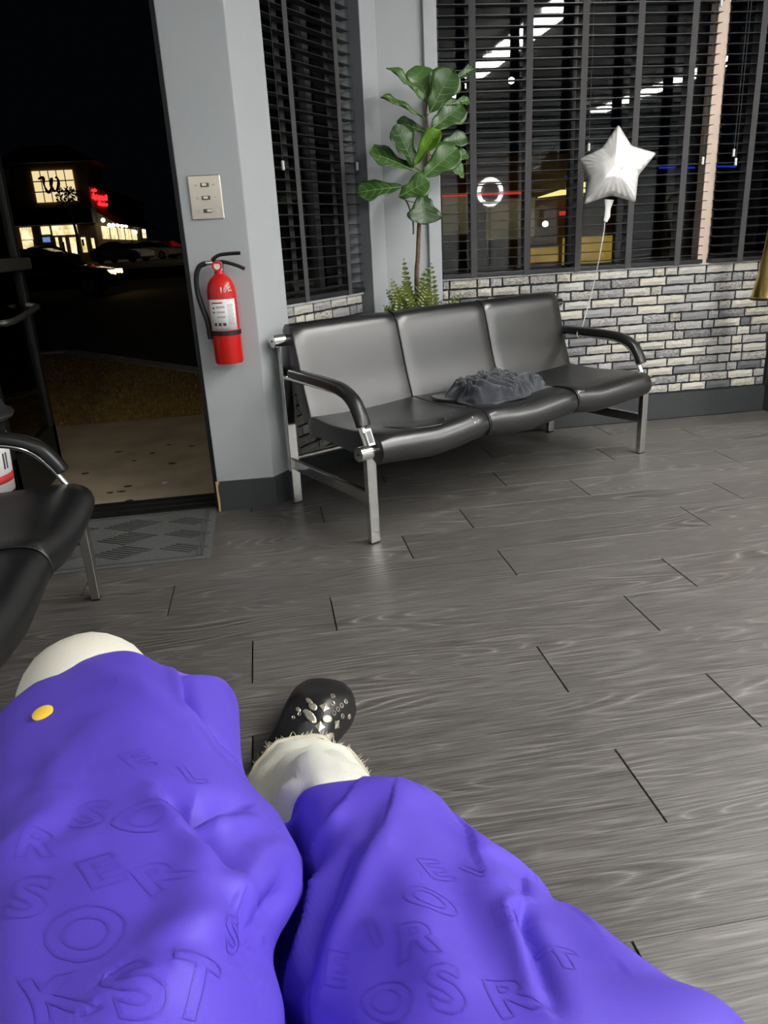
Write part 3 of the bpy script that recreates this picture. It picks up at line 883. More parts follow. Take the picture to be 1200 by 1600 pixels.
# ------------------------------------------------------------------ printed bin by the left bench
bx_, by_ = -1.135, 2.91
bn = thing('trash_bin', 'round bin with domed dark lid and red, black and white print at the left edge', 'bin', (bx_, by_, 0))
MB().lathe([(.12, .0), (.125, .01), (.150, .50), (.152, .52)], (bx_, by_, 0), n=36).build('body', M['black'], bn, smooth=40)
lid = MB().lathe([(.170, .525), (.185, .530), (.186, .552), (.168, .560), (.150, .60), (.115, .635), (.05, .652), (.01, .655)], (bx_, by_, 0), n=36).build('lid', M['bin_lid'], bn, smooth=30)
MB().tube([(bx_ + .187*math.cos(a), by_ + .187*math.sin(a), .541) for a in [2*math.pi*i/36 for i in range(37)]], .004, 6, caps=False).build('rim', M['alu_grey'], lid, smooth=60)
def wrap(z0, z1, a0, a1, dr_, nm, mat, par, n=16):
    P = []
    for z in (z0, z1):
        r = .125 + .025*(z-.01)/.49 + dr_
        P.append([Vector((bx_ + r*math.cos(a0+(a1-a0)*i/n), by_ + r*math.sin(a0+(a1-a0)*i/n), z)) for i in range(n+1)])
    return MB().grid(P).build(nm, mat, par, smooth=60, solid=.0006)
lw = wrap(.255, .47, -2.2, .6, .001, 'label_wrap', M['white'], bn)
wrap(.435, .455, -1.6, .3, .002, 'red_stripe', M['red_ink'], lw)
wrap(.295, .325, -1.6, .3, .002, 'red_stripe', M['red_ink'], lw)
for a in (-.32, -.20, -.55, -.80): wrap(.345, .405, a, a+.06, .002, 'printed_letter', M['ink'], lw, 3)

# ------------------------------------------------------------------ gold shade at the right edge
gx, gy = 2.535, 3.62
gs = thing('wall_lamp', 'flared gold metal shade hanging at the right edge before the brick wall', 'lamp', (gx, gy, .68))
MB().lathe([(.080, .682), (.083, .684), (.083, .700), (.078, .705), (.060, .80), (.048, .90), (.036, 1.02), (.022, 1.06), (.018, 1.10)], (gx, gy, 0), n=32).build('shade', M['gold'], gs, smooth=35)
MB().lathe([(.0845, .686), (.086, .689), (.086, .692), (.0845, .695)], (gx, gy, 0), n=32).build('rim', M['black'], gs, smooth=35)
MB().tube(spline([(gx, gy, 1.09), (gx, gy, 1.20), (gx+.10, gy, 1.28), (gx+.26, gy, 1.26), (2.90, gy, 1.20)], 6), .010, 10).build('arm', M['gold'], gs, smooth=60)
MB().tube([(2.899, gy, 1.20), (2.880, gy, 1.20)], .045, 20).build('wall_plate', M['gold'], gs, smooth=40)

# ------------------------------------------------------------------ star balloon tied to the right bench arm
bc = at_y(961, 262, 3.72)
bal = thing('star_balloon', 'silver white star foil balloon tied to the bench arm', 'balloon', bc)
def px3(x, y, Y): return at_y(x, y, Y)
tips = [px3(966, 194, 3.74), px3(1026, 239, 3.68), px3(993, 316, 3.66), px3(912, 320, 3.72), px3(903, 249, 3.80)]
notch = []
ctr = sum(tips, Vector()) / 5
for i in range(5):
    mid = (tips[i] + tips[(i+1) % 5]) / 2
    notch.append(ctr + (mid - ctr) * 0.76)
outline = []
for i in range(5):
    outline += [tips[i], notch[i]]
nrm = (tips[0]-ctr).cross(tips[2]-ctr).normalized()
if nrm.y > 0: nrm = -nrm
# smooth rounded tips, dense outline
dense = []
for i in range(10):
    a, b = outline[i], outline[(i+1) % 10]
    for k in range(12):
        dense.append(a.lerp(b, k/12))
nd = len(dense)
sm = []
for i in range(nd):
    sm.append((dense[i-1] + dense[i]*2 + dense[(i+1) % nd]) / 4)
for side in (1, -1):
    pass
mb = MB()
rings = 14
allv = []
for side in (-1, 1):
    for r in range(rings+1):
        f = r / rings
        for i in range(nd):
            e = sm[i] - ctr
            L = e.length
            q = ctr + e * f
            # distance-to-edge style inflation: thick in the body, pillowy along the arms
            lim = 1 - f
            body = (max(0, 1 - (f * L / .17)**2))
            arm = math.sqrt(max(0, lim)) * .036
            h = min(.075, .050 * body + arm)
            # puckers along the seam
            puck = .0045 * math.sin(i * 1.9 + side) * f**5 * (1 if f < 1 else 0) + .006*mnoise.noise(q*22)*(f > .35)*lim**.4
            allv.append(q + nrm * side * (h * (lim > 0)) + nrm * side * puck * (lim > 0))
n1 = (rings+1) * nd
faces = []
for sidx in range(2):
    for r in range(rings):
        for i in range(nd):
            j = (i+1) % nd
            a = sidx*n1 + r*nd + i; b = sidx*n1 + r*nd + j
            faces.append((a, b, b+nd, a+nd) if sidx else (a, a+nd, b+nd, b))
mb.add(allv, faces)
ob = mb.build('foil_star', M['foil'], bal, smooth=180, fix=False)
bm = bmesh.new(); bm.from_mesh(ob.data)
bmesh.ops.remove_doubles(bm, verts=bm.verts, dist=0.0004)
bmesh.ops.recalc_face_normals(bm, faces=bm.faces)
bm.to_mesh(ob.data); bm.free()
for p in ob.data.polygons: p.use_smooth = True
# tail and string
tl = [px3(952, 312, 3.70), px3(950, 326, 3.70), px3(949, 338, 3.70), px3(946, 346, 3.70)]
MB().tube(tl, [.024, .014, .015, .010], 10, squash=(1, .35), up=(0, 1, 0)).build('tail', M['foil'], bal, smooth=60)
# knot point on the right arm
d = ray(908, 514)
s0 = Vector((1.7901, 3.4132)); s1 = Vector((1.5264, 3.9837))
best = min(((s0.lerp(s1, k/200)) for k in range(201)), key=lambda q: abs(d[0]/d[1] - q.x/q.y))
knot = Vector((best.x, best.y, .575))
strp = [tl[-1] + Vector((0, .004, .005))]
for k in range(1, 13):
    f = k/12
    p = tl[-1].lerp(knot, f); p.x += .012*math.sin(f*math.pi); strp.append(p)
MB().tube(strp, .0022, 6).build('ribbon_string', M['ribbon'], bal, smooth=60)
MB().tube([knot + Vector((.030*math.cos(a)*math.cos(.43), .030*math.cos(a)*math.sin(.43), .026*math.sin(a) - .014)) for a in [2*math.pi*i/16 for i in range(17)]], .0022, 6, caps=False).build('string_knot', M['ribbon'], bal, smooth=60)

# ------------------------------------------------------------------ fiddle-leaf fig and fern behind the bench
PX, PY = 0.765, 3.80
pl = thing('fig_plant', 'tall fiddle-leaf fig plant standing in the corner behind the bench', 'plant', (PX, PY, 0))
MB().lathe([(.10, 0), (.115, .01), (.140, .30), (.150, .50), (.155, .52), (.145, .525), (.138, .51)], (PX, PY, 0), n=32).build('pot', M['pot'], pl, smooth=40)
MB().lathe([(.137, .485), (.137, .495), (.06, .502), (.01, .503)], (PX, PY, 0), n=28).build('soil', M['soil'], pl, smooth=60)
tr = [Vector((PX-.01, PY, .49))] + [at_y(x, y, PY) for x, y in ((651, 440), (653, 400), (655, 350), (659, 318), (665, 280), (670, 230), (669, 200), (666, 178), (667, 160))]
trp = spline(tr, 4)
MB().tube(trp, [.0125 - .008*i/len(trp) for i in range(len(trp))], 10).build('trunk', M['bark'], pl, smooth=60)
MB().tube(spline([at_y(646, 366, PY), at_y(645, 345, PY), at_y(637, 318, PY-.01), at_y(628, 308, PY-.02)], 4), .004, 8).build('branch', M['bark'], pl, smooth=60)
def fig_leaf(b, tp_, wpx, dyb, dyt, young=False, fold=0.15, facing=(0.1, -1, 0.35)):
    base = at_y(b[0], b[1], PY + dyb); tip = at_y(tp_[0], tp_[1], PY + dyt)
    wid = wpx / FPX * (base.y) * 1.15
    ax = tip - base; L = ax.length; ax.normalize()
    f = Vector(facing).normalized(); sd = ax.cross(f).normalized(); nn = sd.cross(ax).normalized()
    nl, nw = 12, 8
    prof = [0.0, .22, .42, .52, .56, .62, .74, .88, .97, 1.0, .92, .66, .06]
    rr = random.Random(int(b[0]*7 + b[1]))
    ph = rr.uniform(0, 6)
    P = []
    for i in range(nl+1):
        t = i/nl
        row = []
        for j in range(-nw//2, nw//2+1):
            u = j/(nw/2)
            w = prof[i] * wid/2 * (1 + .05*math.sin(t*22+ph+u))
            bend = -.10*L*(t-.1)**2 if t > .1 else 0
            ruff = .034*L*math.sin(t*15 + ph + (1 if u > 0 else 0))*abs(u)**1.5 + .008*L*math.cos(t*34)*abs(u)*(1-abs(u))*2
            row.append(base + ax*(L*t) + sd*(u*w) + nn*(fold*w*abs(u)**1.3 + ruff + bend))
        P.append(row)
    leaf = MB().grid(P).build('leaf', M['leaf_young'] if young else M['leaf'], pl, smooth=180, solid=.0012)
    vm = MB()
    mid = [P[i][nw//2] + nn*.0016 for i in range(nl+1)]
    vm.tube(mid, [.0022*(1-.7*i/nl) for i in range(nl+1)], 5)
    for i in (3, 5, 7, 9):
        for s in (1, -1):
            a = P[i][nw//2] + nn*.0012; m_ = P[min(i+1, nl)][nw//2 + s*2] + nn*.0012; e = P[min(i+2, nl)][nw//2 + s*3] + nn*.0012
            vm.tube([a, m_, e], [.0012, .001, .0005], 4)
    vm.build('leaf_veins', M['vein'], leaf)
    # petiole back to the trunk
    q = min(trp, key=lambda p: (p - base).length)
    if (q - base).length > .015:
        MB().tube([q, (q + base)/2 + Vector((0, 0, -.006)), base], .0026, 6).build('leaf_stem', M['vein'], pl, smooth=60)
    return leaf
F = fig_leaf
F((665,161),(609,101),17, 0,-.03, fold=.5, facing=(.3,-.8,.9))
F((667,159),(650,101),36, 0, .02)
F((671,177),(708,107),40, -.02,-.05)
F((711,124),(743,105),14, .03,.06, fold=.4)
F((663,186),(597,147),17, 0,-.03, fold=.5, facing=(.3,-.7,1))
F((673,203),(724,161),38, .01,.04)
F((705,163),(735,155),12, .04,.08, fold=.4)
F((668,208),(620,187),16, .03,.06, fold=.4)
F((647,262),(620,194),48, -.03,-.06, facing=(.35,-.8,.7))
F((645,266),(580,234),44, -.03,-.08, facing=(.35,-.7,.8))
F((648,259),(686,201),27, -.04,-.07, young=True, fold=.45, facing=(-.4,-.8,.5))
F((660,278),(716,229),38, -.02,-.03)
F((689,224),(731,213),22, .02,.05)
F((705,264),(726,267),22, .03,.06)
F((712,250),(730,236),18, .05,.08)
F((630,292),(557,298),30, -.02,-.02, facing=(.1,-.9,.6))
F((622,308),(671,281),31, -.04,-.09, facing=(.2,-1,.4))
F((660,304),(664,350),46, -.05,-.10, facing=(.1,-1,.55))

fn_ = thing('fern', 'bushy fern at the foot of the fig plant behind the bench', 'plant', (PX-.03, PY-.02, .49))
def frond(root, tip, droop, wid, npin=15):
    ax = tip - root; L = ax.length
    up = Vector((0, 0, 1))
    pts = [root + ax*t + up*(droop*4*t*(1-t)) for t in [i/npin for i in range(npin+1)]]
    mb = MB(); mb.tube(pts, [.0022*(1-.8*i/npin) for i in range(npin+1)], 5)
    view = (pts[npin//2] - Vector((0, 0, CAM_H))).normalized()
    for i in range(1, npin+1):
        t = i/npin
        d = (pts[i] - pts[i-1]).normalized()
        sd = d.cross(view).normalized()
        ln = wid * (1 - t)**.6 * (.55 + .45*min(1, t*4)) + .004
        for s in (1, -1):
            e = (sd*s + d*.45 + Vector((0, random.uniform(-.3,.3), random.uniform(-.15,.15)))).normalized()
            nw = e.cross(view).normalized() * (ln*.20 + .0035)
            a = pts[i]; b = a + e*ln
            mp = a.lerp(b, .45) + view*(-.004)
            mb.add([a, mp + nw, b, mp - nw], [(0,1,2,3)])
    return mb.build('frond', M['fern'], fn_, solid=.0008, fix=False)
for (rx, ry), (tx_, ty_), dy0_, dy1_, drp, wd in (
    ((648,492),(631,405),-.02,-.05,.0,.030), ((655,492),(674,412),-.03,-.06,.0,.040), ((640,495),(612,437),-.05,-.10,.015,.040), ((646,496),(633,447),-.08,-.14,.01,.036),
    ((662,478),(719,460),-.02,-.04,.012,.034), ((650,500),(659,438),-.10,-.15,.01,.042), ((640,498),(578,492),-.08,-.13,.02,.030), ((646,500),(600,478),-.09,-.16,.02,.034),
    ((655,495),(668,452),-.12,-.18,.0,.042), ((664,492),(708,484),-.08,-.13,.015,.028), ((644,500),(622,460),-.12,-.18,.01,.036), ((658,496),(690,470),-.04,-.02,.02,.030), ((650,500),(640,462),-.14,-.2,.0,.036)):
    for rep_ in range(3):
        r0 = Vector((PX - .03 + random.uniform(-.08,.08), PY - .02 + random.uniform(-.06,.05), .50))
        jx, jy = (0, 0) if rep_ == 0 else (random.uniform(-16, 16), random.uniform(2, 22))
        frond(r0, at_y(tx_ + jx, ty_ + jy, PY + dy1_*.8), drp, wd*1.75, 20)

# ------------------------------------------------------------------ seated person under a purple cape
per = thing('person', 'seated person in pale frayed jeans and black clogs under a purple cape', 'person', (-.05, .35, 0))
cols_far = None
Z = at_z
rows_px = [
 # hem curl / hanging front edge
 [(-170,1345,.40),(-45,1172,.515),(58,1078,.545),(190,1029,.56),(262,1056,.545),(300,1067,.52),(344,1074,.47),(366,1112,.40),(362,1195,.33),(432,1310,.26),(470,1310,.30),(595,1300,.28),(655,1310,.28),(700,1340,.26),(720,1400,.22)],
 [(-160,1330,.42),(-40,1165,.53),(60,1070,.56),(190,1021,.575),(262,1046,.56),(303,1058,.54),(348,1066,.49),(371,1104,.43),(368,1187,.36),(438,1282,.34),(475,1236,.44),(590,1214,.47),(645,1226,.46),(690,1258,.42),(712,1330,.30)],
 [(-180,1400,.45),(-40,1250,.575),(70,1180,.60),(200,1130,.61),(290,1140,.595),(340,1165,.555),(378,1203,.49),(384,1216,.41),(388,1262,.34),(440,1310,.36),(500,1285,.485),(610,1270,.51),(690,1280,.49),(756,1325,.44),(780,1400,.31)],
 [(-190,1450,.47),(-40,1330,.61),(80,1290,.635),(220,1260,.64),(330,1262,.62),(398,1270,.57),(440,1282,.505),(440,1290,.43),(436,1330,.36),(446,1350,.385),(520,1340,.51),(635,1335,.54),(755,1345,.51),(848,1396,.465),(858,1470,.33)],
 [(-200,1510,.48),(-40,1430,.63),(90,1400,.66),(230,1375,.665),(350,1370,.64),(430,1375,.585),(476,1378,.52),(472,1388,.44),(458,1410,.38),(452,1415,.40),(530,1405,.53),(665,1405,.56),(835,1420,.545),(955,1476,.505),(950,1550,.37)],
 [(-210,1590,.49),(-50,1530,.645),(90,1510,.675),(225,1495,.68),(330,1490,.655),(398,1490,.605),(428,1488,.55),(424,1492,.47),(430,1492,.42),(434,1490,.44),(530,1490,.555),(700,1490,.585),(900,1496,.575),(1050,1539,.545),(1040,1620,.41)],
 [(-220,1720,.50),(-60,1680,.66),(80,1670,.69),(220,1655,.695),(335,1640,.67),(405,1625,.625),(442,1605,.575),(440,1600,.50),(446,1596,.46),(455,1600,.48),(540,1610,.58),(720,1615,.615),(960,1608,.615),(1160,1604,.585),(1150,1690,.46)],
]
L = [[np.array(Z(x, y, z)) for x, y, z in r] for r in rows_px]
ncol = len(L[0])
xs_near = np.linspace(-.42, .42, ncol)
def near_row(Y, z, amp, wx):
    return [np.array([x*wx, Y + .03*abs(x), z - amp*max(0, abs(x)-.18)*1.6 - .03*math.exp(-(x/.05)**2)]) for x in xs_near]
L.append([np.array(p)*.45 + q*.55 for p, q in zip([Z(x, y+200, z) for x, y, z in rows_px[-1]], near_row(.14, .70, .6, .9))])
L.append(near_row(.02, .76, .8, .85))
L.append(near_row(-.10, .86, .9, .75))
L = np.array(L)
def cr(P, t):
    """Catmull-Rom along the first axis at parameter t"""
    n = len(P); i = min(int(t), n-2); f = t - i
    p0 = P[max(i-1, 0)]; p1 = P[i]; p2 = P[i+1]; p3 = P[min(i+2, n-1)]
    return 0.5*((2*p1) + (p2-p0)*f + (2*p0-5*p1+4*p2-p3)*f*f + (3*p1-p0-3*p2+p3)*f**3)
NU, NVR = 30, 22
nc = (ncol-1)*NU + 1; nr = (len(L)-1)*NVR + 1
S = np.zeros((nr, nc, 3))
tmp = np.array([[cr(L[r], c/NU) for c in range(nc)] for r in range(len(L))])
for r in range(nr):
    S[r] = cr(tmp, r/NVR)
def normals(S):
    du = np.gradient(S, axis=1); dv = np.gradient(S, axis=0)
    n = np.cross(du, dv); n /= (np.linalg.norm(n, axis=2, keepdims=True) + 1e-9)
    flip = np.sign(n[..., 2:3]); flip[flip == 0] = 1
    return n
NRM = normals(S)
if NRM[nr//2, nc//4, 2] < 0: NRM = -NRM
# creases: pixel polylines dropped onto the cape, (amplitude, width)
flat = S.reshape(-1, 3)
rel = (flat - np.array([0, 0, CAM_H])) @ RW
pxy = np.stack([600 + FPX*rel[:, 0]/rel[:, 2], 800 + FPX*rel[:, 1]/rel[:, 2]], 1)
pxy[rel[:, 2] < .03] = 1e6
colidx = np.tile(np.arange(nc), nr)
def lobe_mask(lo, hi): return (colidx >= lo*NU) & (colidx <= hi*NU)
def drop(pts, lo, hi):
    mk_ = lobe_mask(lo, hi); out = []
    sub = flat[mk_]; sp_ = pxy[mk_]
    for x, y in pts:
        k = np.argmin((sp_[:, 0]-x)**2 + (sp_[:, 1]-y)**2); out.append(sub[k])
    return np.array(out)
disp = np.zeros(len(flat))
def crease(pts, amp, w, lo=0, hi=14, skew=0.0):
    P = drop(pts, lo, hi)
    dist = np.full(len(flat), 1e9); tt = np.zeros(len(flat)); sg = np.zeros(len(flat))
    nseg = len(P)-1
    for i in range(nseg):
        a, b = P[i], P[i+1]; ab = b - a; l2 = ab @ ab + 1e-12
        t = np.clip(((flat - a) @ ab) / l2, 0, 1)
        q = flat - (a + t[:, None]*ab)
        dd = np.linalg.norm(q, axis=1)
        side = np.sign(ab[0]*(flat[:, 1]-a[1]) - ab[1]*(flat[:, 0]-a[0]))
        k = dd < dist
        dist[k] = dd[k]; tt[k] = (i + t[k])/nseg; sg[k] = side[k]
    taper = np.sin(np.pi*np.clip(tt*.9+.05, 0, 1))**.6
    x = dist*sg/w
    w = max(w, .011); disp[:] += 1.5*amp*taper*(np.exp(-x*x) + skew*x*np.exp(-x*x*.5))
# left lobe folds
crease([(262,1240),(300,1268),(340,1270),(380,1262)], -.012, .012, 0, 7, .9)
crease([(270,1250),(320,1310),(360,1370)], -.008, .012, 0, 7, .8)
crease([(330,1300),(300,1390),(270,1500)], .005, .020, 0, 7, .4)
crease([(470,1375),(420,1405),(385,1440)], -.006, .008, 0, 7, .5)
crease([(440,1320),(400,1340),(360,1400),(400,1450)], .006, .014, 0, 7, .5)
crease([(330,1390),(300,1470),(250,1540)], .004, .018, 0, 7)
crease([(220,1500),(300,1480),(370,1470)], .005, .016, 0, 7, .6)
crease([(190,1560),(290,1545),(380,1530)], .005, .016, 0, 7, .6)
crease([(0,1350),(60,1300),(110,1240)], .006, .022, 0, 5, .4)
crease([(0,1330),(80,1330),(160,1310)], .004, .02, 0, 5)
crease([(275,1060),(300,1110),(340,1160),(365,1185)], -.014, .010, 3, 8, .7)
crease([(120,1045),(230,1080),(310,1150),(350,1200)], .004, .02, 0, 8)
crease([(90,1180),(70,1240),(20,1290)], .003, .02, 0, 5)
# right lobe folds running from the knee
crease([(580,1225),(520,1290),(470,1390),(430,1480)], .008, .011, 9, 14, .5)
crease([(600,1228),(560,1300),(500,1400),(470,1500),(450,1580)], .009, .013, 9, 14, .6)
crease([(630,1238),(600,1310),(560,1390),(520,1480),(500,1590)], .007, .014, 9, 14, .5)
crease([(545,1330),(500,1440),(470,1540)], -.008, .010, 9, 14)
crease([(640,1235),(700,1310),(760,1400),(820,1500),(870,1590)], .006, .022, 9, 14, .5)
crease([(665,1245),(760,1340),(860,1420),(960,1500)], .005, .020, 9, 14, .5)
crease([(820,1395),(822,1420),(810,1440),(830,1490),(860,1570)], -.009, .007, 9, 14, .8)
crease([(600,1330),(650,1420),(690,1520),(700,1590)], .006, .024, 9, 14)
crease([(470,1250),(452,1300),(450,1350)], -.006, .010, 9, 14)
crease([(740,1560),(640,1480),(560,1450)], .004, .02, 9, 14)
crease([(1040,1545),(1050,1580),(1060,1600)], .006, .012, 9, 14)
nz = np.array([mnoise.noise(Vector(p)*9) * .0035 + mnoise.noise(Vector((p[0]*26, p[1]*14, p[2]*20))) * .0012 for p in flat])
edge_fade = np.ones(len(flat))
disp += nz
flat2 = flat + NRM.reshape(-1, 3) * disp[:, None]
S2 = flat2.reshape(nr, nc, 3)
cape_mb = MB().grid([[Vector(p) for p in row] for row in S2])
cape = cape_mb.build('barber_cape', M['cape'], per, smooth=180, solid=.0016, fix=False)
cape['label'] = 'purple cape with tonal letter print'
# hem band along the front edge
MB().tube([Vector(S2[NVR//2, c]) for c in range(4*NU, 8*NU+1, 3)], .0028, 6).build('hem_seam', M['hem'], cape, smooth=60)
NR2 = normals(S2)
if NR2[nr//2, nc//4, 2] < 0: NR2 = -NR2
def cape_at_px(x, y, lo=0, hi=14):
    mk_ = lobe_mask(lo, hi)
    sp_ = pxy[mk_]; k = np.argmin((sp_[:, 0]-x)**2 + (sp_[:, 1]-y)**2)
    idx = np.nonzero(mk_)[0][k]
    return idx // nc, idx % nc
r_, c_ = cape_at_px(68, 1118, 0, 6)
p_ = Vector(S2[r_, c_]); n_ = (Vector(NR2[r_, c_]) + (Vector((0, 0, CAM_H)) - Vector(S2[r_, c_])).normalized()*.3).normalized()
MB().lathe([(.0120, .0), (.0120, .0012), (.010, .0022), (.002, .0026)], p_ + n_*.0028, n_, 20).build('snap_button', M['yellow'], cape, smooth=50)
# tonal letters printed on the cape: outlines follow the cloth
def cape_pt(rf, cf):
    rf = min(max(rf, 0), nr-1.001); cf = min(max(cf, 0), nc-1.001)
    r0, c0 = int(rf), int(cf); fr, fc = rf-r0, cf-c0
    p = (S2[r0, c0]*(1-fr)*(1-fc) + S2[r0+1, c0]*fr*(1-fc) + S2[r0, c0+1]*(1-fr)*fc + S2[r0+1, c0+1]*fr*fc)
    return Vector(p) + Vector(NR2[r0, c0])*.0012
glyphs = {}
def glyph(ch):
    if ch not in glyphs:
        cu = bpy.data.curves.new('glyph', 'FONT'); cu.body = ch; cu.resolution_u = 3; cu.size = 1; cu.align_x = 'CENTER'; cu.align_y = 'CENTER'; cu.offset = .035
        o = bpy.data.objects.new('glyph', cu); C.objects.link(o)
        dg = bpy.context.evaluated_depsgraph_get()
        me = bpy.data.meshes.new_from_object(o.evaluated_get(dg))
        bm_ = bmesh.new(); bm_.from_mesh(me)
        segs = [(e.verts[0].co.copy(), e.verts[1].co.copy()) for e in bm_.edges if len(e.link_faces) == 1]
        bm_.free()
        bpy.data.objects.remove(o); bpy.data.curves.remove(cu); bpy.data.meshes.remove(me)
        glyphs[ch] = segs
    return glyphs[ch]
def letter(ch, px, py, size, rot, lo=0, hi=14):
    r0, c0 = cape_at_px(px, py, lo, hi)
    # local metric of the cloth
    ku = np.linalg.norm(S[r0, min(c0+2, nc-1)] - S[r0, max(c0-2, 0)])/4 + 1e-6
    kv = np.linalg.norm(S[min(r0+2, nr-1), c0] - S[max(r0-2, 0), c0])/4 + 1e-6
    co, si = math.cos(rot), math.sin(rot)
    def mp(q, grow=0):
        x, y = q.x*size, q.y*size
        return cape_pt(r0 - (x*si + y*co)/kv, c0 + (x*co - y*si)/ku)
    mb_ = MB()
    for a, b in glyph(ch):
        n_sub = max(1, int((b-a).length/.06))
        for k in range(n_sub):
            q0 = a.lerp(b, k/n_sub); q1 = a.lerp(b, (k+1)/n_sub)
            d_ = (q1-q0).normalized(); s_ = Vector((-d_.y, d_.x, 0))*.017
            e_ = d_*.008
            mb_.add([mp(q0-s_-e_), mp(q1-s_+e_), mp(q1+s_+e_), mp(q0+s_-e_)], [(0,1,2,3)])
    mb_.build('letter_print', M['cape_print'], cape, fix=False)
for ch, x, y, sz, rt, lo, hi in (
    ('O', 228, 1283, .062, -.4, 0, 7), ('S', 140, 1275, .060, -.3, 0, 7), ('O', 132, 1462, .070, -.2, 0, 7), ('S', 45, 1410, .070, -.2, 0, 7), ('E', 160, 1365, .055, .25, 0, 7),
    ('R', 250, 1375, .052, .4, 0, 7), ('T', 120, 1135, .058, -.4, 0, 7), ('E', 215, 1185, .050, .3, 0, 7), ('O', 165, 1078, .045, .2, 0, 7), ('C', 60, 1200, .05, .3, 0, 7), ('R', 60, 1330, .05, -.3, 0, 7), ('K', 90, 1560, .062, .2, 0, 7), ('S', 215, 1555, .058, .3, 0, 7),
    ('S', 345, 1480, .045, .4, 0, 7), ('L', 300, 1215, .042, .2, 0, 7), ('T', 300, 1560, .05, -.2, 0, 7),
    ('O', 672, 1425, .052, .1, 9, 14), ('E', 680, 1362, .046, .2, 9, 14), ('S', 590, 1340, .042, -.2, 9, 14), ('R', 655, 1500, .05, .0, 9, 14), ('I', 590, 1470, .046, .2, 9, 14), ('T', 885, 1505, .05, .1, 9, 14), ('E', 790, 1450, .046, -.2, 9, 14),
    ('S', 700, 1565, .05, .1, 9, 14), ('O', 610, 1570, .05, .3, 9, 14), ('S', 640, 1278, .034, .3, 9, 14), ('C', 1000, 1565, .046, 0, 9, 14), ('R', 800, 1560, .05, .2, 9, 14), ('L', 745, 1370, .04, .3, 9, 14), ('E', 530, 1520, .045, 0, 9, 14)):
    letter(ch, x, y, sz, rt, lo, hi)

# body: one skinned figure, hidden under the cape apart from the legs
def skin_body():
    J = {'pelvis': ((0, -.12, .40), .14), 'waist': ((0, -.22, .52), .12), 'chest': ((0, -.34, .74), .14), 'neck': ((0, -.38, .95), .055), 'head0': ((0, -.37, 1.04), .075), 'head1': ((0, -.355, 1.16), .085),
         'lhip': ((-.10, -.05, .40), .09), 'lmid': ((-.20, .45, .47), .078), 'lknee': ((-.300, .97, .465), .055), 'lshin': ((-.29, 1.02, .28), .050), 'lank': ((-.29, 1.05, .10), .036), 'lfoot': ((-.29, 1.17, .055), .030),
         'rhip': ((.10, -.05, .40), .09), 'rmid': ((.12, .38, .42), .075), 'rknee': ((.066, .80, .310), .040), 'rshin': ((.010, 1.04, .175), .036), 'rank': ((-.035, 1.27, .085), .030), 'rfoot': ((.01, 1.45, .055), .026),
         'lsh': ((-.17, -.35, .88), .055), 'lelb': ((-.27, -.16, .68), .042), 'lwr': ((-.10, .02, .74), .03), 'rsh': ((.17, -.35, .88), .055), 'relb': ((.27, -.16, .68), .042), 'rwr': ((.10, .02, .74), .03)}
    ed = [('pelvis','waist'),('waist','chest'),('chest','neck'),('neck','head0'),('head0','head1'),('pelvis','lhip'),('lhip','lmid'),('lmid','lknee'),('lknee','lshin'),('lshin','lank'),('lank','lfoot'),
          ('pelvis','rhip'),('rhip','rmid'),('rmid','rknee'),('rknee','rshin'),('rshin','rank'),('rank','rfoot'),('chest','lsh'),('lsh','lelb'),('lelb','lwr'),('chest','rsh'),('rsh','relb'),('relb','rwr')]
    names = list(J)
    b = base_of(per)
    me = bpy.data.meshes.new('body')
    me.from_pydata([Vector(J[n][0]) - b for n in names], [(names.index(x), names.index(y)) for x, y in ed], [])
    o = bpy.data.objects.new('body', me); C.objects.link(o); o.parent = per
    md = o.modifiers.new('skin', 'SKIN'); md.use_smooth_shade = True
    for i, n in enumerate(names):
        sv = me.skin_vertices[0].data[i]; sv.radius = (J[n][1], J[n][1]); sv.use_root = (n == 'pelvis')
    s_ = o.modifiers.new('subdivision', 'SUBSURF'); s_.levels = 1; s_.render_levels = 1
    me.materials.append(M['shirt'])
    return o
skin_body()

def leg_tube(path, n=28, seed=1, wr=.006):
    """tapered trouser leg along (point, radius) stations with soft wrinkles"""
    pts = [Vector(p) for p, r in path]; rad = [r for p, r in path]
    P = spline(pts, 8)
    Rr = [q.x for q in spline([Vector((r, 0, 0)) for r in rad], 8)]
    rows = []
    prev = Vector((1, 0, 0))
    for i, p in enumerate(P):
        t = (P[min(i+1, len(P)-1)] - P[max(i-1, 0)]).normalized()
        nx = (prev - t*prev.dot(t)).normalized(); prev = nx; ny = t.cross(nx)
        row = []
        for j in range(n+1):
            a = 2*math.pi*(j % n)/n
            q = p + (nx*math.cos(a) + ny*math.sin(a))*Rr[i]
            w = wr*mnoise.noise(q*14 + Vector((seed, 0, 0))) + wr*.5*mnoise.noise(q*33)
            w += wr*.45*(1 - abs(mnoise.noise(Vector((q.x*9, q.y*22, q.z*16))))*2.5)
            row.append(q + (nx*math.cos(a) + ny*math.sin(a))*w)
        rows.append(row)
    return rows
lrows = leg_tube([((-.11, .0, .42), .11), ((-.20, .45, .485), .095), ((-.270, .82, .472), .088), ((-.302, .985, .478), .094), ((-.326, 1.060, .40), .090), ((-.330, 1.08, .28), .09), ((-.330, 1.10, .10), .11)], seed=3, wr=.002)
MB().grid(lrows).build('jeans_leg', M['denim_cream'], per, smooth=180, solid=.002)
hem_c = Vector((-.002, 1.335, .125))
rrows = leg_tube([((.10, .0, .42), .11), ((.12, .40, .44), .09), ((.085, .72, .355), .056), ((.048, .86, .268), .052), ((.018, .99, .212), .082), ((-.004, 1.09, .138), .104), ((-.012, 1.135, .103), .116)], seed=8, wr=.016, n=44)
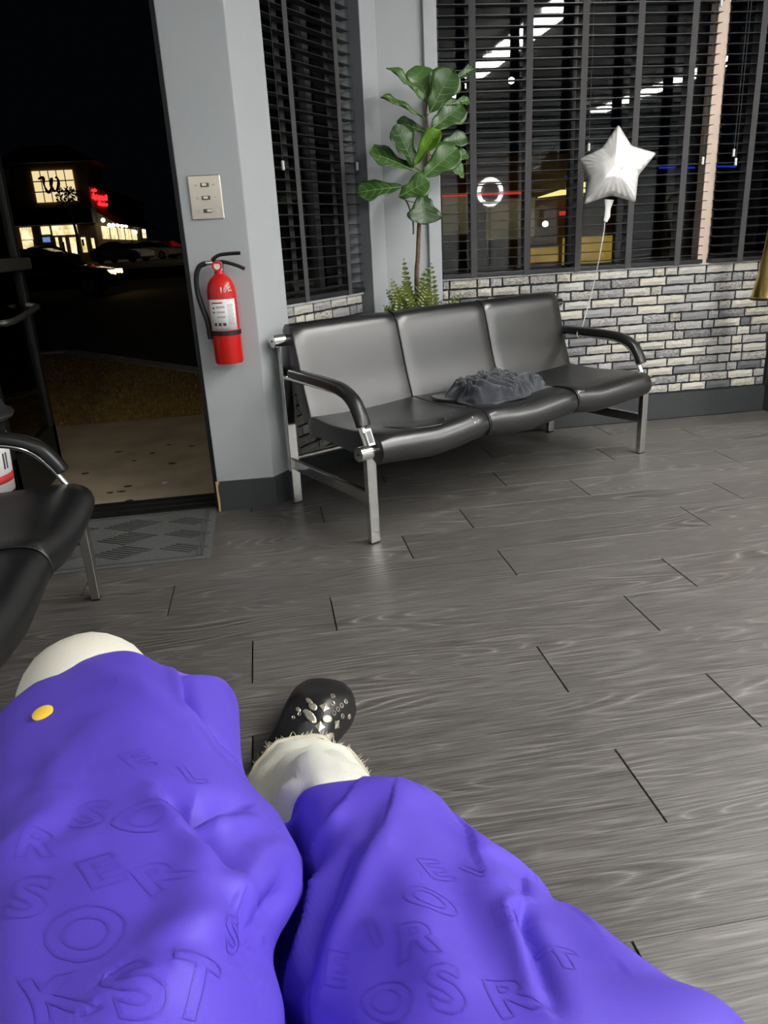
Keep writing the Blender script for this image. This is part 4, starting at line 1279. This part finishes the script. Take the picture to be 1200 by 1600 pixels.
jl = MB().grid(rrows).build('jeans_leg', M['denim'], per, smooth=180, solid=.0025)
# frayed hem: rolled edge plus loose threads
last = rrows[-1]
tdir = (sum((Vector(q) for q in last), Vector()) - sum((Vector(q) for q in rrows[-5]), Vector())).normalized()
MB().tube([q + Vector((0, 0, .002)) + Vector((mnoise.noise(q*60), mnoise.noise(q*60+Vector((5,5,5))), mnoise.noise(q*55+Vector((9,1,2)))))*.006 for q in last], .0055, 6, caps=False).build('rolled_hem', M['fray'], jl, smooth=60)
fr_ = MB()
rr = random.Random(4)
for i in range(900):
    k = rr.randrange(len(last)-1); q = last[k].lerp(last[k+1], rr.random())
    d_ = (tdir*rr.uniform(.4, 1.2) + (q - sum(last, Vector())/len(last)).normalized()*rr.uniform(-.2, .7) + Vector((rr.uniform(-.6,.6), rr.uniform(-.6,.6), rr.uniform(-.3,.6)))).normalized()
    ln = rr.uniform(.006, .020)
    fr_.tube([q, q + d_*ln*.6, q + d_*ln + Vector((rr.uniform(-.002,.002),)*3)], [.0009, .0007, .0003], 3, caps=False)
tag(fr_.build('loose_threads', M['fray'], jl, fix=False), kind='stuff')

# clogs
def clog(heel, toe, label, charms):
    heel = Vector(heel); toe = Vector(toe)
    ax = (toe - heel); L = ax.length; ax.normalize(); sd = Vector((ax.y, -ax.x, 0))
    cl = thing('clog_tmp', label, 'x', (0, 0, 0)) if False else None
    st = [(0.0, .040, .052, 0), (.03, .058, .060, 0), (.12, .066, .064, 0), (.28, .066, .070, .002), (.42, .066, .098, .004), (.52, .070, .104, .006), (.64, .076, .096, .006), (.76, .075, .084, .002), (.86, .064, .070, -.004), (.93, .049, .056, -.009), (.975, .031, .044, -.013), (1.0, .006, .030, -.015)]
    rows = []
    stp = [Vector((a, b, c)) for a, b, c, d in st]; off = [Vector((d, 0, 0)) for a, b, c, d in st]
    sp_ = spline(stp, 3); so = spline(off, 3)
    for q, o_ in zip(sp_, so):
        t, w, h = q.x, max(.004, q.y*1.06), q.z
        c0 = heel + ax*(L*t) + sd*o_.x
        row = []
        for j in range(21):
            a = math.pi * j/20
            x = -math.cos(a); z = math.sin(a)
            xx = math.copysign(abs(x)**.75, x); zz_ = z**.85 if z > 0 else 0
            row.append(c0 + sd*(xx*w) + Vector((0, 0, .030 + (h - .030)*zz_ if h > .03 else .026 + (h-.02)*zz_)))
        rows.append(row)
    b = per
    cm = MB().grid(rows)
    upper = cm.build('clog', M['rubber'], per, smooth=180, fix=True)
    upper['label'] = label
    # sole
    srow = []
    for q, o_ in zip(sp_, so):
        t, w = q.x, max(.004, q.y*1.06)
        c0 = heel + ax*(L*t) + sd*o_.x
        lift = .010*max(0, t-.8)/.2
        srow.append([c0 - sd*(w*.98) + Vector((0,0,.031)), c0 - sd*(w*1.02) + Vector((0,0,.018+lift)), c0 - sd*(w*.94) + Vector((0,0,.0+lift)), c0 + sd*(w*.94) + Vector((0,0,.0+lift)), c0 + sd*(w*1.02) + Vector((0,0,.018+lift)), c0 + sd*(w*.98) + Vector((0,0,.031))])
    MB().grid(srow).build('sole', M['rubber'], upper, smooth=40)
    bv = BVHTree.FromPolygons([v for v in cm.v], cm.f)
    def hit(px, py):
        d_ = Vector(ray(px, py)).normalized()
        loc, nn, ix, dist = bv.ray_cast(Vector((0, 0, CAM_H)), d_)
        if loc is None: return None
        if nn.dot(d_) > 0: nn = -nn
        return loc, nn
    if charms:
        Q = lambda x, y: (360 + x/4.615, 1040 + y/4.615)
        upv = (ax + Vector((0,0,.2))).normalized()
        def frame(nn):
            e1 = (ax - nn*ax.dot(nn)).normalized(); return e1, nn.cross(e1)
        def ring(x, y, r=.0050, rt=.0016, half=False):
            h_ = hit(*Q(x, y))
            if not h_: return
            p, nn = h_; e1, e2 = frame(nn)
            n_ = 14; arc = 2*math.pi*(.72 if half else 1)
            MB().tube([p + nn*.0008 + (e1*math.cos(arc*i/n_) + e2*math.sin(arc*i/n_))*r for i in range(n_+1)], rt, 6, caps=half).build('eyelet' if not half else 'crescent_charm', M['charm'], upper, smooth=60)
        def oval(x, y, a, b_, rot):
            a, b_ = a*1.22, b_*1.22
            h_ = hit(*Q(x, y))
            if not h_: return
            p, nn = h_; e1, e2 = frame(nn)
            f1 = e1*math.cos(rot) + e2*math.sin(rot); f2 = -e1*math.sin(rot) + e2*math.cos(rot)
            mb_ = MB(); n_ = 28
            ringp = []
            for k, (s_, h) in enumerate(((1.0, 0), (1.0, .0014), (.8, .0026), (.4, .0032), (.02, .0034))):
                ringp.append([p + nn*h + (f1*(a*math.cos(2*math.pi*i/n_)) + f2*(b_*math.sin(2*math.pi*i/n_)))*(s_*(1 + (.09 if i % 2 and k < 3 else 0))) for i in range(n_)] )
                ringp[-1].append(ringp[-1][0])
            mb_.grid(ringp).build('oval_charm', M['charm'], upper, fix=True)
        def star(x, y, r):
            h_ = hit(*Q(x, y))
            if not h_: return
            p, nn = h_; e1, e2 = frame(nn); rot = .3
            mb_ = MB(); pts_ = []
            for i in range(8):
                a_ = rot + math.pi*i/4; rad_ = r if i % 2 == 0 else r*.62
                pts_.append(p + nn*.0012 + (e1*math.cos(a_) + e2*math.sin(a_))*rad_)
            top = p + nn*.0045
            low = [q - nn*.0015 for q in pts_]
            mb_.add(pts_ + [top], [(i, (i+1) % 8, 8) for i in range(8)])
            mb_.add(pts_ + low, [(i, i+8, (i+1) % 8 + 8, (i+1) % 8) for i in range(8)])
            mb_.build('star_stud', M['charm'], upper, fix=False)
        for x, y in ((738,220),(735,273),(830,260),(800,287),(773,315),(745,342),(807,365),(855,368)): ring(x, y)
        for x, y in ((497,350),(537,330),(733,567),(455,375)): ring(x, y, .0032, .0013)
        for x, y in ((678,300),(643,440),(768,425)): star(x, y, .0125)
        oval(595, 297, .0085, .006, 1.2); oval(575, 365, .016, .0065, 1.0); oval(697, 385, .010, .007, 2.4); oval(705, 520, .0165, .0062, -.25); oval(823, 553, .0105, .007, -.2)
        oval(567, 257, .009, .004, 1.0); oval(490, 318, .006, .0035, 1.0); oval(772, 622, .007, .005, .5); oval(715, 607, .005, .004, .5)
        ring(760, 505, .0075, .0024, True)
        # raised strap plates
        for x, y, a in ((505, 495, .4), (590, 552, .4)):
            h_ = hit(*Q(x, y))
            if h_:
                p, nn = h_; e1, e2 = frame(nn)
                MB().obox(p + nn*.001, (e1*.5 + e2*.9).normalized()*.016, (e1*.9 - e2*.5).normalized()*.010, nn*.003).build('strap_plate', M['rubber'], upper, bevel=.003)
                c0 = p + nn*.0045
                f1 = (e1*.5 + e2*.9).normalized(); f2 = (e1*.9 - e2*.5).normalized()
                MB().tube([c0 + f1*.014 + f2*.001, c0 + f1*.002 + f2*.0095 , c0 - f1*.010 + f2*.0095], .0011, 5).build('strap_trim', M['charm'], upper)
    return upper
clog((-.058, 1.345, 0), (.084, 1.652, 0), 'black clog covered in metal charms', True)
clog((-.295, 1.00, 0), (-.29, 1.285, 0), 'black clog hidden behind the knee', False)

# seat under the person (hidden by the cape)
ch = thing('barber_chair', 'black barber chair hidden beneath the purple cape', 'chair', (0, -.02, 0))
MB().lathe([(.28, 0), (.28, .02), (.10, .05), (.045, .07), (.045, .17)], (0, -.02, 0), n=32).build('pedestal', M['chrome'], ch, smooth=40)
MB().box((-.25, -.28, .16), (.25, .30, .255)).build('seat', M['leather'], ch, bevel=.03, segs=3)
MB().box((-.23, -.62, .25), (.23, -.50, .85)).build('backrest', M['leather'], ch, bevel=.03, segs=3)

# ------------------------------------------------------------------ ring light behind the camera (seen mirrored in the pane)
def mirror_pt(px, py, Yreal, Yg):
    d = ray(px, py); t = (2*Yg - Yreal)/d[1]
    return Vector((d[0]*t, Yreal, CAM_H + d[2]*t))
rl = mirror_pt(766, 300, -0.9, YB + 0.112)
M['ring'] = emit('ring_lamp', (1, .98, .95, 1), 14.0)
rg = thing('ring_light', 'white ring lamp on a stand behind the camera', 'ring light', (rl.x, rl.y, 0))
MB().tube([rl + Vector((.135*math.cos(a), 0, .135*math.sin(a))) for a in [2*math.pi*i/40 for i in range(41)]], .022, 10, caps=False).build('ring_tube', M['ring'], rg, smooth=60)
MB().tube([rl + Vector((0, -.02, -.135)), (rl.x, rl.y-.02, .12)], .011, 10).build('stand_pole', M['black'], rg, smooth=60)
for k in range(3):
    a = k*2.094
    MB().tube([(rl.x, rl.y-.02, .30), (rl.x + .30*math.cos(a), rl.y - .02 + .30*math.sin(a), .012)], .010, 8).build('stand_leg', M['black'], rg, smooth=60)

# ------------------------------------------------------------------ outside: pavement, lawn, street
struct(MB().prism([(-7, 3.41), (-.28, 3.41), (.62, 4.30), (9, 4.30), (9, 5.27), (-7, 5.27)], -.12, -.008), 'sidewalk', M['concrete'], 'concrete walk outside the open door', 'sidewalk')
sd_ = bpy.data.objects['sidewalk']
rr = random.Random(11)
for px_, py_, r in ((133, 740, .014), (186, 706, .014), (270, 724, .016), (199, 760, .014), (190, 768, .013), (238, 708, .013), (264, 695, .010), (172, 770, .012), (203, 782, .013), (300, 697, .010), (210, 720, .010)):
    q = at_z(px_, py_, -.008)
    mb = MB(); pts_ = []
    for i in range(12):
        a = 2*math.pi*i/12; k = r*rr.uniform(.7, 1.2)
        pts_.append((q.x + k*1.5*math.cos(a), q.y + k*math.sin(a)))
    mb.prism(pts_, -.009, -.0068).build('gum_stain', M['stain'], sd_)
MB().obox(at_z(257, 754, -.005), (.012, .003, 0), (-.002, .006, 0), (0, 0, .002)).build('paper_scrap', M['white'], sd_)
lawn_poly = [(-9, 5.27), (.72, 5.27), (-.64, 7.13), (-2.36, 9.48), (-9, 10.3)]
struct(MB().prism(lawn_poly, -.15, -.012), 'lawn', M['grass'], 'dry lawn strip between walk and street', 'lawn')
bl_ = MB(); rr = random.Random(5)
for i in range(9000):
    x = rr.uniform(-3.6, .5); y = 5.29 + rr.random()**1.3*3.6
    if x > .72 - (y - 5.27)*.735: continue
    h = rr.uniform(.015, .045); a = rr.uniform(0, 6.28); w = .003
    p = Vector((x, y, -.012)); e = Vector((math.cos(a), math.sin(a), 0))
    bl_.add([p - e*w, p + e*w, p + Vector((rr.uniform(-.02,.02), rr.uniform(-.02,.02), h))], [(0,1,2)])
gb = bl_.build('grass_blades', M['blade'], fix=False)
tag(gb, 'short dry grass covering the lawn outside the door', 'grass', kind='stuff')
cb_ = MB()
cl_ = [Vector((.72, 5.27)), Vector((-.64, 7.13)), Vector((-2.36, 9.48)), Vector((-9, 10.3))]
for a, b in zip(cl_[:-1], cl_[1:]):
    d_ = (b - a).normalized(); n_ = Vector((d_.y, -d_.x))*.16
    cb_.prism([(a.x, a.y), (b.x, b.y), (b.x + n_.x, b.y + n_.y), (a.x + n_.x, a.y + n_.y)], -.16, .004)
struct(cb_, 'curb', M['curb'], 'pale concrete curb along the street', 'curb')
struct(MB().prism([(-60, 5.0), (60, 5.0), (60, 140), (-60, 140)], -.35, -.16), 'street', M['asphalt'], 'dark asphalt street at night', 'street')
struct(MB().box((-60, 38, -.16), (30, 139, .30)), 'parking_lot', M['asphalt'], 'raised parking lot before the store', 'parking lot')

# ------------------------------------------------------------------ cars
M['car_red'] = plain('dark_red_paint', lin(70, 14, 16), 0.25, coat=.5)
M['car_white'] = plain('white_paint', lin(200, 200, 198), 0.3, coat=.4)
M['car_dark'] = plain('black_paint', lin(26, 26, 30), 0.3, coat=.4)
M['car_glass'] = plain('dark_car_glass', lin(14, 15, 17), 0.08)
M['tyre'] = plain('tyre', lin(18, 18, 18), 0.8)
M['hub'] = plain('wheel_hub', lin(150, 150, 150), 0.4, metal=.6)
M['headlamp'] = emit('amber_headlamp', (1.0, .62, .18, 1), 5.0)
M['tail'] = emit('red_tail_lamp', (1.0, .02, .02, 1), 1.2)
def car(label, x, y, z, yaw, paint, lamp=False, tail=False, L=4.5, Wd=1.75):
    t = thing('car', label, 'car', (x, y, z), 'cars outside')
    co, si = math.cos(yaw), math.sin(yaw)
    T = lambda a, b, c: Vector((x + a*co - b*si, y + a*si + b*co, z + c))
    body = [(-2.2,.35),(-2.22,.62),(-2.15,.86),(-1.55,.94),(-.9,.95),(.75,.93),(1.35,.86),(1.95,.74),(2.18,.60),(2.22,.36),(2.0,.22),(-2.0,.22)]
    cab = [(-1.75,.93),(-1.15,1.30),(-.55,1.42),(.15,1.41),(.55,1.28),(1.15,.90)]
    def loft(prof, ws, nm, mat):
        n = len(prof); P = []
        for w, sc in ws:
            P.append([T(a*(L/4.5)*(1 if sc == 1 else sc), w*Wd/2, c) for a, c in prof]); P[-1].append(P[-1][0])
        mb = MB().grid(P); k = n+1
        mb.f.append(tuple(range(n))); mb.f.append(tuple(range((len(ws)-1)*k+n-1, (len(ws)-1)*k-1, -1)))
        return mb.build(nm, mat, t, smooth=35)
    loft(body, ((-1, .97), (-.9, 1), (.9, 1), (1, .97)), 'body', paint)
    P = []
    for w0, w1 in ((-.92, -.70), (.92, .70)):
        P.append([T(a*L/4.5, (w0 + (w1-w0)*min(1, (c-.9)/.5))*Wd/2, c) for a, c in cab]); P[-1].append(P[-1][0])
    mb = MB().grid(P); mb.f.append(tuple(range(6))); mb.f.append(tuple(range(12, 6, -1)))
    cb2 = mb.build('cabin', M['car_glass'], t)
    MB().grid([[T(a, s*.70*Wd/2, c) for a, c in ((-1.2,1.31),(-.55,1.435),(.15,1.425),(.5,1.31))] for s in (-1, 1)]).build('roof', paint, t, solid=.03)
    for a in (-1.4, 1.38):
        for s in (-1, 1):
            w = MB().tube([T(a, s*(Wd/2-.2), .32), T(a, s*(Wd/2+.005), .32)], .32, 20).build('wheel', M['tyre'], t, smooth=50)
            MB().tube([T(a, s*(Wd/2), .32), T(a, s*(Wd/2+.02), .32)], .19, 14).build('hub', M['hub'], w, smooth=50)
    MB().obox(T(-.1, -Wd/2-.005, .74), (T(1.5,0,0)-T(0,0,0)), (T(0,.01,0)-T(0,0,0)), (0,0,.015)).build('side_trim', M['hub'], t)
    for s in (-1, 1):
        MB().obox(T(2.02, s*.62, .64), (T(.17,0,0)-T(0,0,0)), (T(0,.16,0)-T(0,0,0)), (0,0,.075)).build('headlight', M['headlamp'] if lamp else M['clear'], t, bevel=.03)
        MB().obox(T(-2.13, s*.66, .74), (T(.09,0,0)-T(0,0,0)), (T(0,.15,0)-T(0,0,0)), (0,0,.08)).build('taillight', M['tail'] if tail else M['car_red'], t, bevel=.02)
car('dark red car with lit headlight driving past on the street', -6.55, 26.0, -.16, 0.0, M['car_red'], lamp=True, tail=True)
car('white car parked nearest the store corner', -9.6, 60, .30, -.5, M['car_white'])
car('white car parked second from the store corner', -8.4, 68, .30, -.5, M['car_white'])
car('dark car parked at the right of the white ones', -7.0, 74, .30, -.5, M['car_dark'])
car('dark car parked before the store entrance', -15.2, 62, .30, .9, M['car_dark'])

# ------------------------------------------------------------------ store across the street
M['store_wall'] = plain('tan_stucco', lin(120, 96, 72), 0.9)
M['store_dark'] = plain('dark_roof', lin(30, 28, 28), 0.9)
M['lit'] = emit('lit_shop_window', (1.0, .86, .50, 1), .62, (.55, .42, .16, 1), 1.6)
M['lit_sign'] = emit('lit_sign_window', (1.0, .80, .42, 1), .45)
M['lit_blue'] = emit('lit_blue_poster', (.12, .25, .60, 1), .5)
M['bulb'] = emit('white_bulb', (1.0, .88, .60, 1), 6.0)
M['neon'] = emit('red_neon', (1.0, .015, .02, 1), 1.4)
M['sign_red'] = plain('dark_red_letter', lin(150, 40, 30), 0.7)
ST = 70.0
sp = lambda x, y, Y=ST: at_y(x, y, Y)
st_ = thing('store', 'corner store with lit tower window and red script sign across the street', 'building', (-17, 80, .30))
XC = -13.03
MB().box((-40, ST+.4, .30), (XC, 102, 6.2)).build('wall', M['store_wall'], st_)
MB().box((-40, ST+.2, 6.2), (XC+.15, 102.2, 6.5)).build('parapet', M['store_dark'], st_)
MB().box((-18.9, ST, .30), (XC-.01, ST+7, 8.0)).build('tower', M['store_wall'], st_)
rf = [(-20.0, ST-1.0), (XC+1.0, ST-1.0), (XC+1.0, ST+8), (-20.0, ST+8)]
MB().add([(x, y, 8.0) for x, y in rf] + [(-18.2, ST+2, 9.5), (-14.6, ST+2, 9.5), (-14.6, ST+5, 9.5), (-18.2, ST+5, 9.5)], [(3,2,1,0),(4,5,6,7),(0,1,5,4),(1,2,6,5),(2,3,7,6),(3,0,4,7)]).build('roof', M['store_dark'], st_)
def panel(x0, y0, x1, y1, nm, mat, par, Y=ST-.05, t=.05):
    a = at_y(x0, y0, Y); b = at_y(x1, y1, Y)
    return MB().box((min(a.x,b.x), Y, min(a.z,b.z)), (max(a.x,b.x), Y+t, max(a.z,b.z))).build(nm, mat, par)
wx0, wx1, wz0, wz1 = -17.2, -14.08, 5.12, 7.45
sw_ = MB().box((wx0, ST-.10, wz0), (wx1, ST+.02, wz1)).build('sign_window', M['lit_sign'], st_)
for k in range(1, 5):
    x = wx0 + (wx1-wx0)*k/5
    MB().box((x-.03, ST-.16, wz0), (x+.03, ST-.10, wz1)).build('glazing_bar', M['store_wall'], sw_)
for k in (1, 2):
    z = wz0 + (wz1-wz0)*k/3
    MB().box((wx0, ST-.16, z-.04), (wx1, ST-.10, z+.04)).build('glazing_bar', M['store_dark'], sw_)
wl = [(-16.75, 6.85), (-16.35, 6.93), (-16.38, 6.45), (-16.22, 5.90), (-15.98, 5.95), (-15.80, 6.45), (-15.72, 6.85), (-15.86, 6.55), (-15.78, 6.05), (-15.55, 5.92), (-15.30, 6.25), (-15.22, 6.75), (-15.38, 6.95)]
MB().tube(spline([(x, ST-.28, z) for x, z in wl], 5), [.06 + .07*abs(math.sin(i*.28)) for i in range(61)], 8).build('letter_w', M['sign_red'], sw_, smooth=60)
MB().box((-19.6, ST-2.2, 3.35), (XC+.3, ST+.02, 4.55)).build('entrance_canopy', M['store_dark'], st_)
for q in ((30,356,52,374), (34,376,55,396), (63,354,79,366), (80,353,122,366)):
    panel(*q, 'shop_window', M['lit'], st_)
panel(66, 371, 79, 378, 'poster', M['lit_blue'], st_)
for q in ((86,371,95,398), (97,371,106,398), (108,371,124,398), (126,371,137,394)):
    panel(*q, 'entrance_door', M['lit'], st_)
panel(97, 378, 103, 396, 'door_bar', M['store_dark'], st_, ST-.12)
panel(127, 374, 132, 384, 'door_bar', M['store_dark'], st_, ST-.12)
MB().lathe([(.05,-.36),(.20,-.25),(.24,0),(.20,.25),(.05,.36)], sp(18, 347, ST-.3), (0,0,1), 12).build('wall_light', M['bulb'], st_, smooth=60)
# receding side of the store
def side(x, y, X=XC+.06):
    d = ray(x, y); t = X/d[0]; return Vector((X, d[1]*t, CAM_H + d[2]*t))
MB().add([(XC, 71.5, 4.5), (XC, 101, 4.5), (XC+1.6, 101, 3.35), (XC+1.6, 71.5, 3.35), (XC, 71.5, 4.3), (XC, 101, 4.3), (XC+1.6, 101, 3.25), (XC+1.6, 71.5, 3.25)], [(0,1,2,3),(7,6,5,4),(0,4,5,1),(1,5,6,2),(2,6,7,3),(3,7,4,0)]).build('side_awning', M['store_dark'], st_)
for k in range(5):
    y0 = 72.5 + k*4.2
    MB().box((XC-.02, y0, 2.15), (XC+.08, y0+3.2, 3.2)).build('shop_window', M['lit'], st_)
for k, (x, y) in enumerate(((161,344),(171,352),(177,352),(184,352),(191,353),(197,353),(212,363),(228,353),(225,361))):
    q = side(x, y, XC+.9)
    MB().lathe([(.03,-.16),(.13,-.1),(.16,0),(.13,.1),(.03,.16)], q, (0,0,1), 10).build('awning_lamp', M['bulb'], st_, smooth=60)
for a, b, c, d_ in ((222, 358, 229, 372), (143, 372, 149, 388)):
    p0 = side(a, b); p1 = side(c, d_)
    MB().box((XC, min(p0.y,p1.y), p1.z), (XC+.08, max(p0.y,p1.y), p0.z)).build('lit_panel', M['lit'], st_)
def script(px_pts, r, nm='neon_script'):
    pts_ = spline([side(x, y, XC+.15) for x, y in px_pts], 3)
    MB().tube(pts_, r, 6).build(nm, M['neon'], st_, smooth=60)
script([(143,298),(145,296),(146,300),(148,295),(149,299),(151,297)], .055)
script([(145,310),(146,303),(148,308),(149,312),(151,305),(153,312),(155,306),(157,313),(159,306),(161,313),(163,307),(165,313),(166,305),(167,313)], .075)
script([(147,306),(152,309),(158,310),(166,311)], .06)
script([(154,320),(155,315),(157,321),(159,317),(161,322),(163,317),(165,322),(167,318),(168,322)], .065)
tr_ = thing('street_tree', 'small dark tree standing before the lit tower window', 'tree', (-14.6, 66, .30))
tb = at_y(106, 300, 66)
MB().tube([(tb.x, 66, .30), (tb.x+.1, 66, 2.5), (tb.x-.05, 66, 4.2), (tb.x, 66, 5.4)], [.14, .11, .08, .03], 8).build('trunk', M['bark'], tr_, smooth=60)
fo = MB(); rr = random.Random(3)
M['night_leaf'] = plain('dark_foliage', lin(40, 42, 24), .9)
for i in range(420):
    th = rr.uniform(0, 6.28); r = rr.random()**.6
    c0 = Vector((tb.x + .05 + 1.05*r*math.cos(th), 66 + 1.0*r*math.sin(th), 4.75 + 1.25*(rr.random()-.5)*2*math.sqrt(1-.7*r*r)))
    e = Vector((rr.uniform(-1,1), rr.uniform(-1,1), rr.uniform(-1,1))).normalized()*.13; f_ = e.orthogonal().normalized()*.07
    fo.add([c0-e, c0+f_, c0+e, c0-f_], [(0,1,2,3)])
tag(fo.build('foliage', M['night_leaf'], tr_, fix=False), kind='stuff')

# ------------------------------------------------------------------ lit shop front seen through the wide window
M['cream_lit'] = emit('cream_lit_wall', (.62, .50, .24, 1), .10, (.30, .25, .12, 1), 1.2)
M['yellow_lit'] = emit('yellow_lit_panel', (1.0, .66, .10, 1), .22, (.55, .33, .04, 1), 1.0)
M['yellow_band'] = emit('yellow_lit_band', (1.0, .84, .30, 1), .9)
M['blue_neon'] = emit('blue_neon', (.03, .06, 1.0, 1), .35)
M['red_strip'] = emit('red_strip', (1.0, .05, .04, 1), .5)
SY = 24.0
sf = thing('shop_front', 'dim yellow shop front with red light strip beyond the wide window', 'building', (8, SY, -.16))
a = at_y(690, 306, SY); b = at_y(1180, 400, SY)
MB().box((a.x-3, SY+.3, -.16), (b.x+3, SY+6, 3.2)).build('wall', M['store_wall'], sf)
panel(688, 308, 742, 365, 'lit_wall', M['cream_lit'], sf, SY)
panel(760, 312, 835, 372, 'lit_wall', M['cream_lit'], sf, SY)
panel(880, 372, 955, 412, 'yellow_panel', M['yellow_lit'], sf, SY)
panel(830, 388, 872, 408, 'yellow_panel', M['yellow_lit'], sf, SY)
q0, q1 = at_y(690, 306, SY-.2), at_y(828, 301, SY-.2)
MB().tube([q0, q1], .035, 6).build('red_light_strip', M['red_strip'], sf)
pa, pb = at_y(842, 308, SY-.3), at_y(915, 284, SY-.3)
MB().add([pa, pb, pb + Vector((0,0,-.30)), pa + Vector((0,0,-.02))] + [q + Vector((0,.1,0)) for q in (pa, pb, pb + Vector((0,0,-.30)), pa + Vector((0,0,-.02)))], [(0,1,2,3),(7,6,5,4),(0,4,5,1),(1,5,6,2),(2,6,7,3),(3,7,4,0)]).build('yellow_band', M['yellow_band'], sf)
for x0, x1, y in ((884, 900, 276), (1030, 1085, 262), (1110, 1150, 260)):
    MB().tube([at_y(x0, y, SY-.2), at_y(x1, y, SY-.2)], .03, 6).build('blue_light_strip', M['blue_neon'], sf)
MB().obox(at_y(882, 333, SY-.2), (.16, 0, 0), (0, .03, 0), (0, 0, .06)).build('red_lamp', M['red_strip'], sf)
for x, y in ((799, 126), (460, 234), (852, 350)):
    MB().lathe([(.01,-.09),(.08,-.05),(.09,0),(.08,.05),(.01,.09)], at_y(x, y, SY-.5), (0,0,1), 10).build('lamp_globe', M['bulb'], sf, smooth=60)

# added lamp above the doorway, out of view, brightens walk and lawn
M['door_fill'] = emit('added_door_lamp', (1.0, .80, .50, 1), 22.0)
pl_ = thing('added_door_lamp', 'small warm lamp added outside over the doorway to light the walk', 'lamp', (-.75, 3.45, 2.42))
MB().box((-.85, 3.42, 2.40), (-.65, 3.46, 2.52)).build('back_plate', M['alu'], pl_)
MB().lathe([(.05, 2.39), (.07, 2.40), (.07, 2.47), (.05, 2.49)], (-.75, 3.52, 0), n=16).build('globe', M['door_fill'], pl_, smooth=50)

# added pole lamp, unseen beyond the pier, brightens the parked cars
M['lot'] = emit('added_lot_glow', (1.0, .80, .50, 1), 60.0)
ll_ = thing('added_lot_lamp', 'pole lamp added out of view beyond the pier to light the parked cars', 'added lamp', (-2.2, 58, .30))
MB().tube([(-2.2, 58, .30), (-2.2, 58, 7.2)], [.09, .06], 10).build('pole', M['alu_grey'], ll_, smooth=60)
MB().box((-2.9, 57.8, 7.2), (-2.0, 58.2, 7.35)).build('lamp_head', M['alu_grey'], ll_)
MB().box((-2.85, 57.85, 7.17), (-2.2, 58.15, 7.2)).build('lamp_glass', M['lot'], ll_)
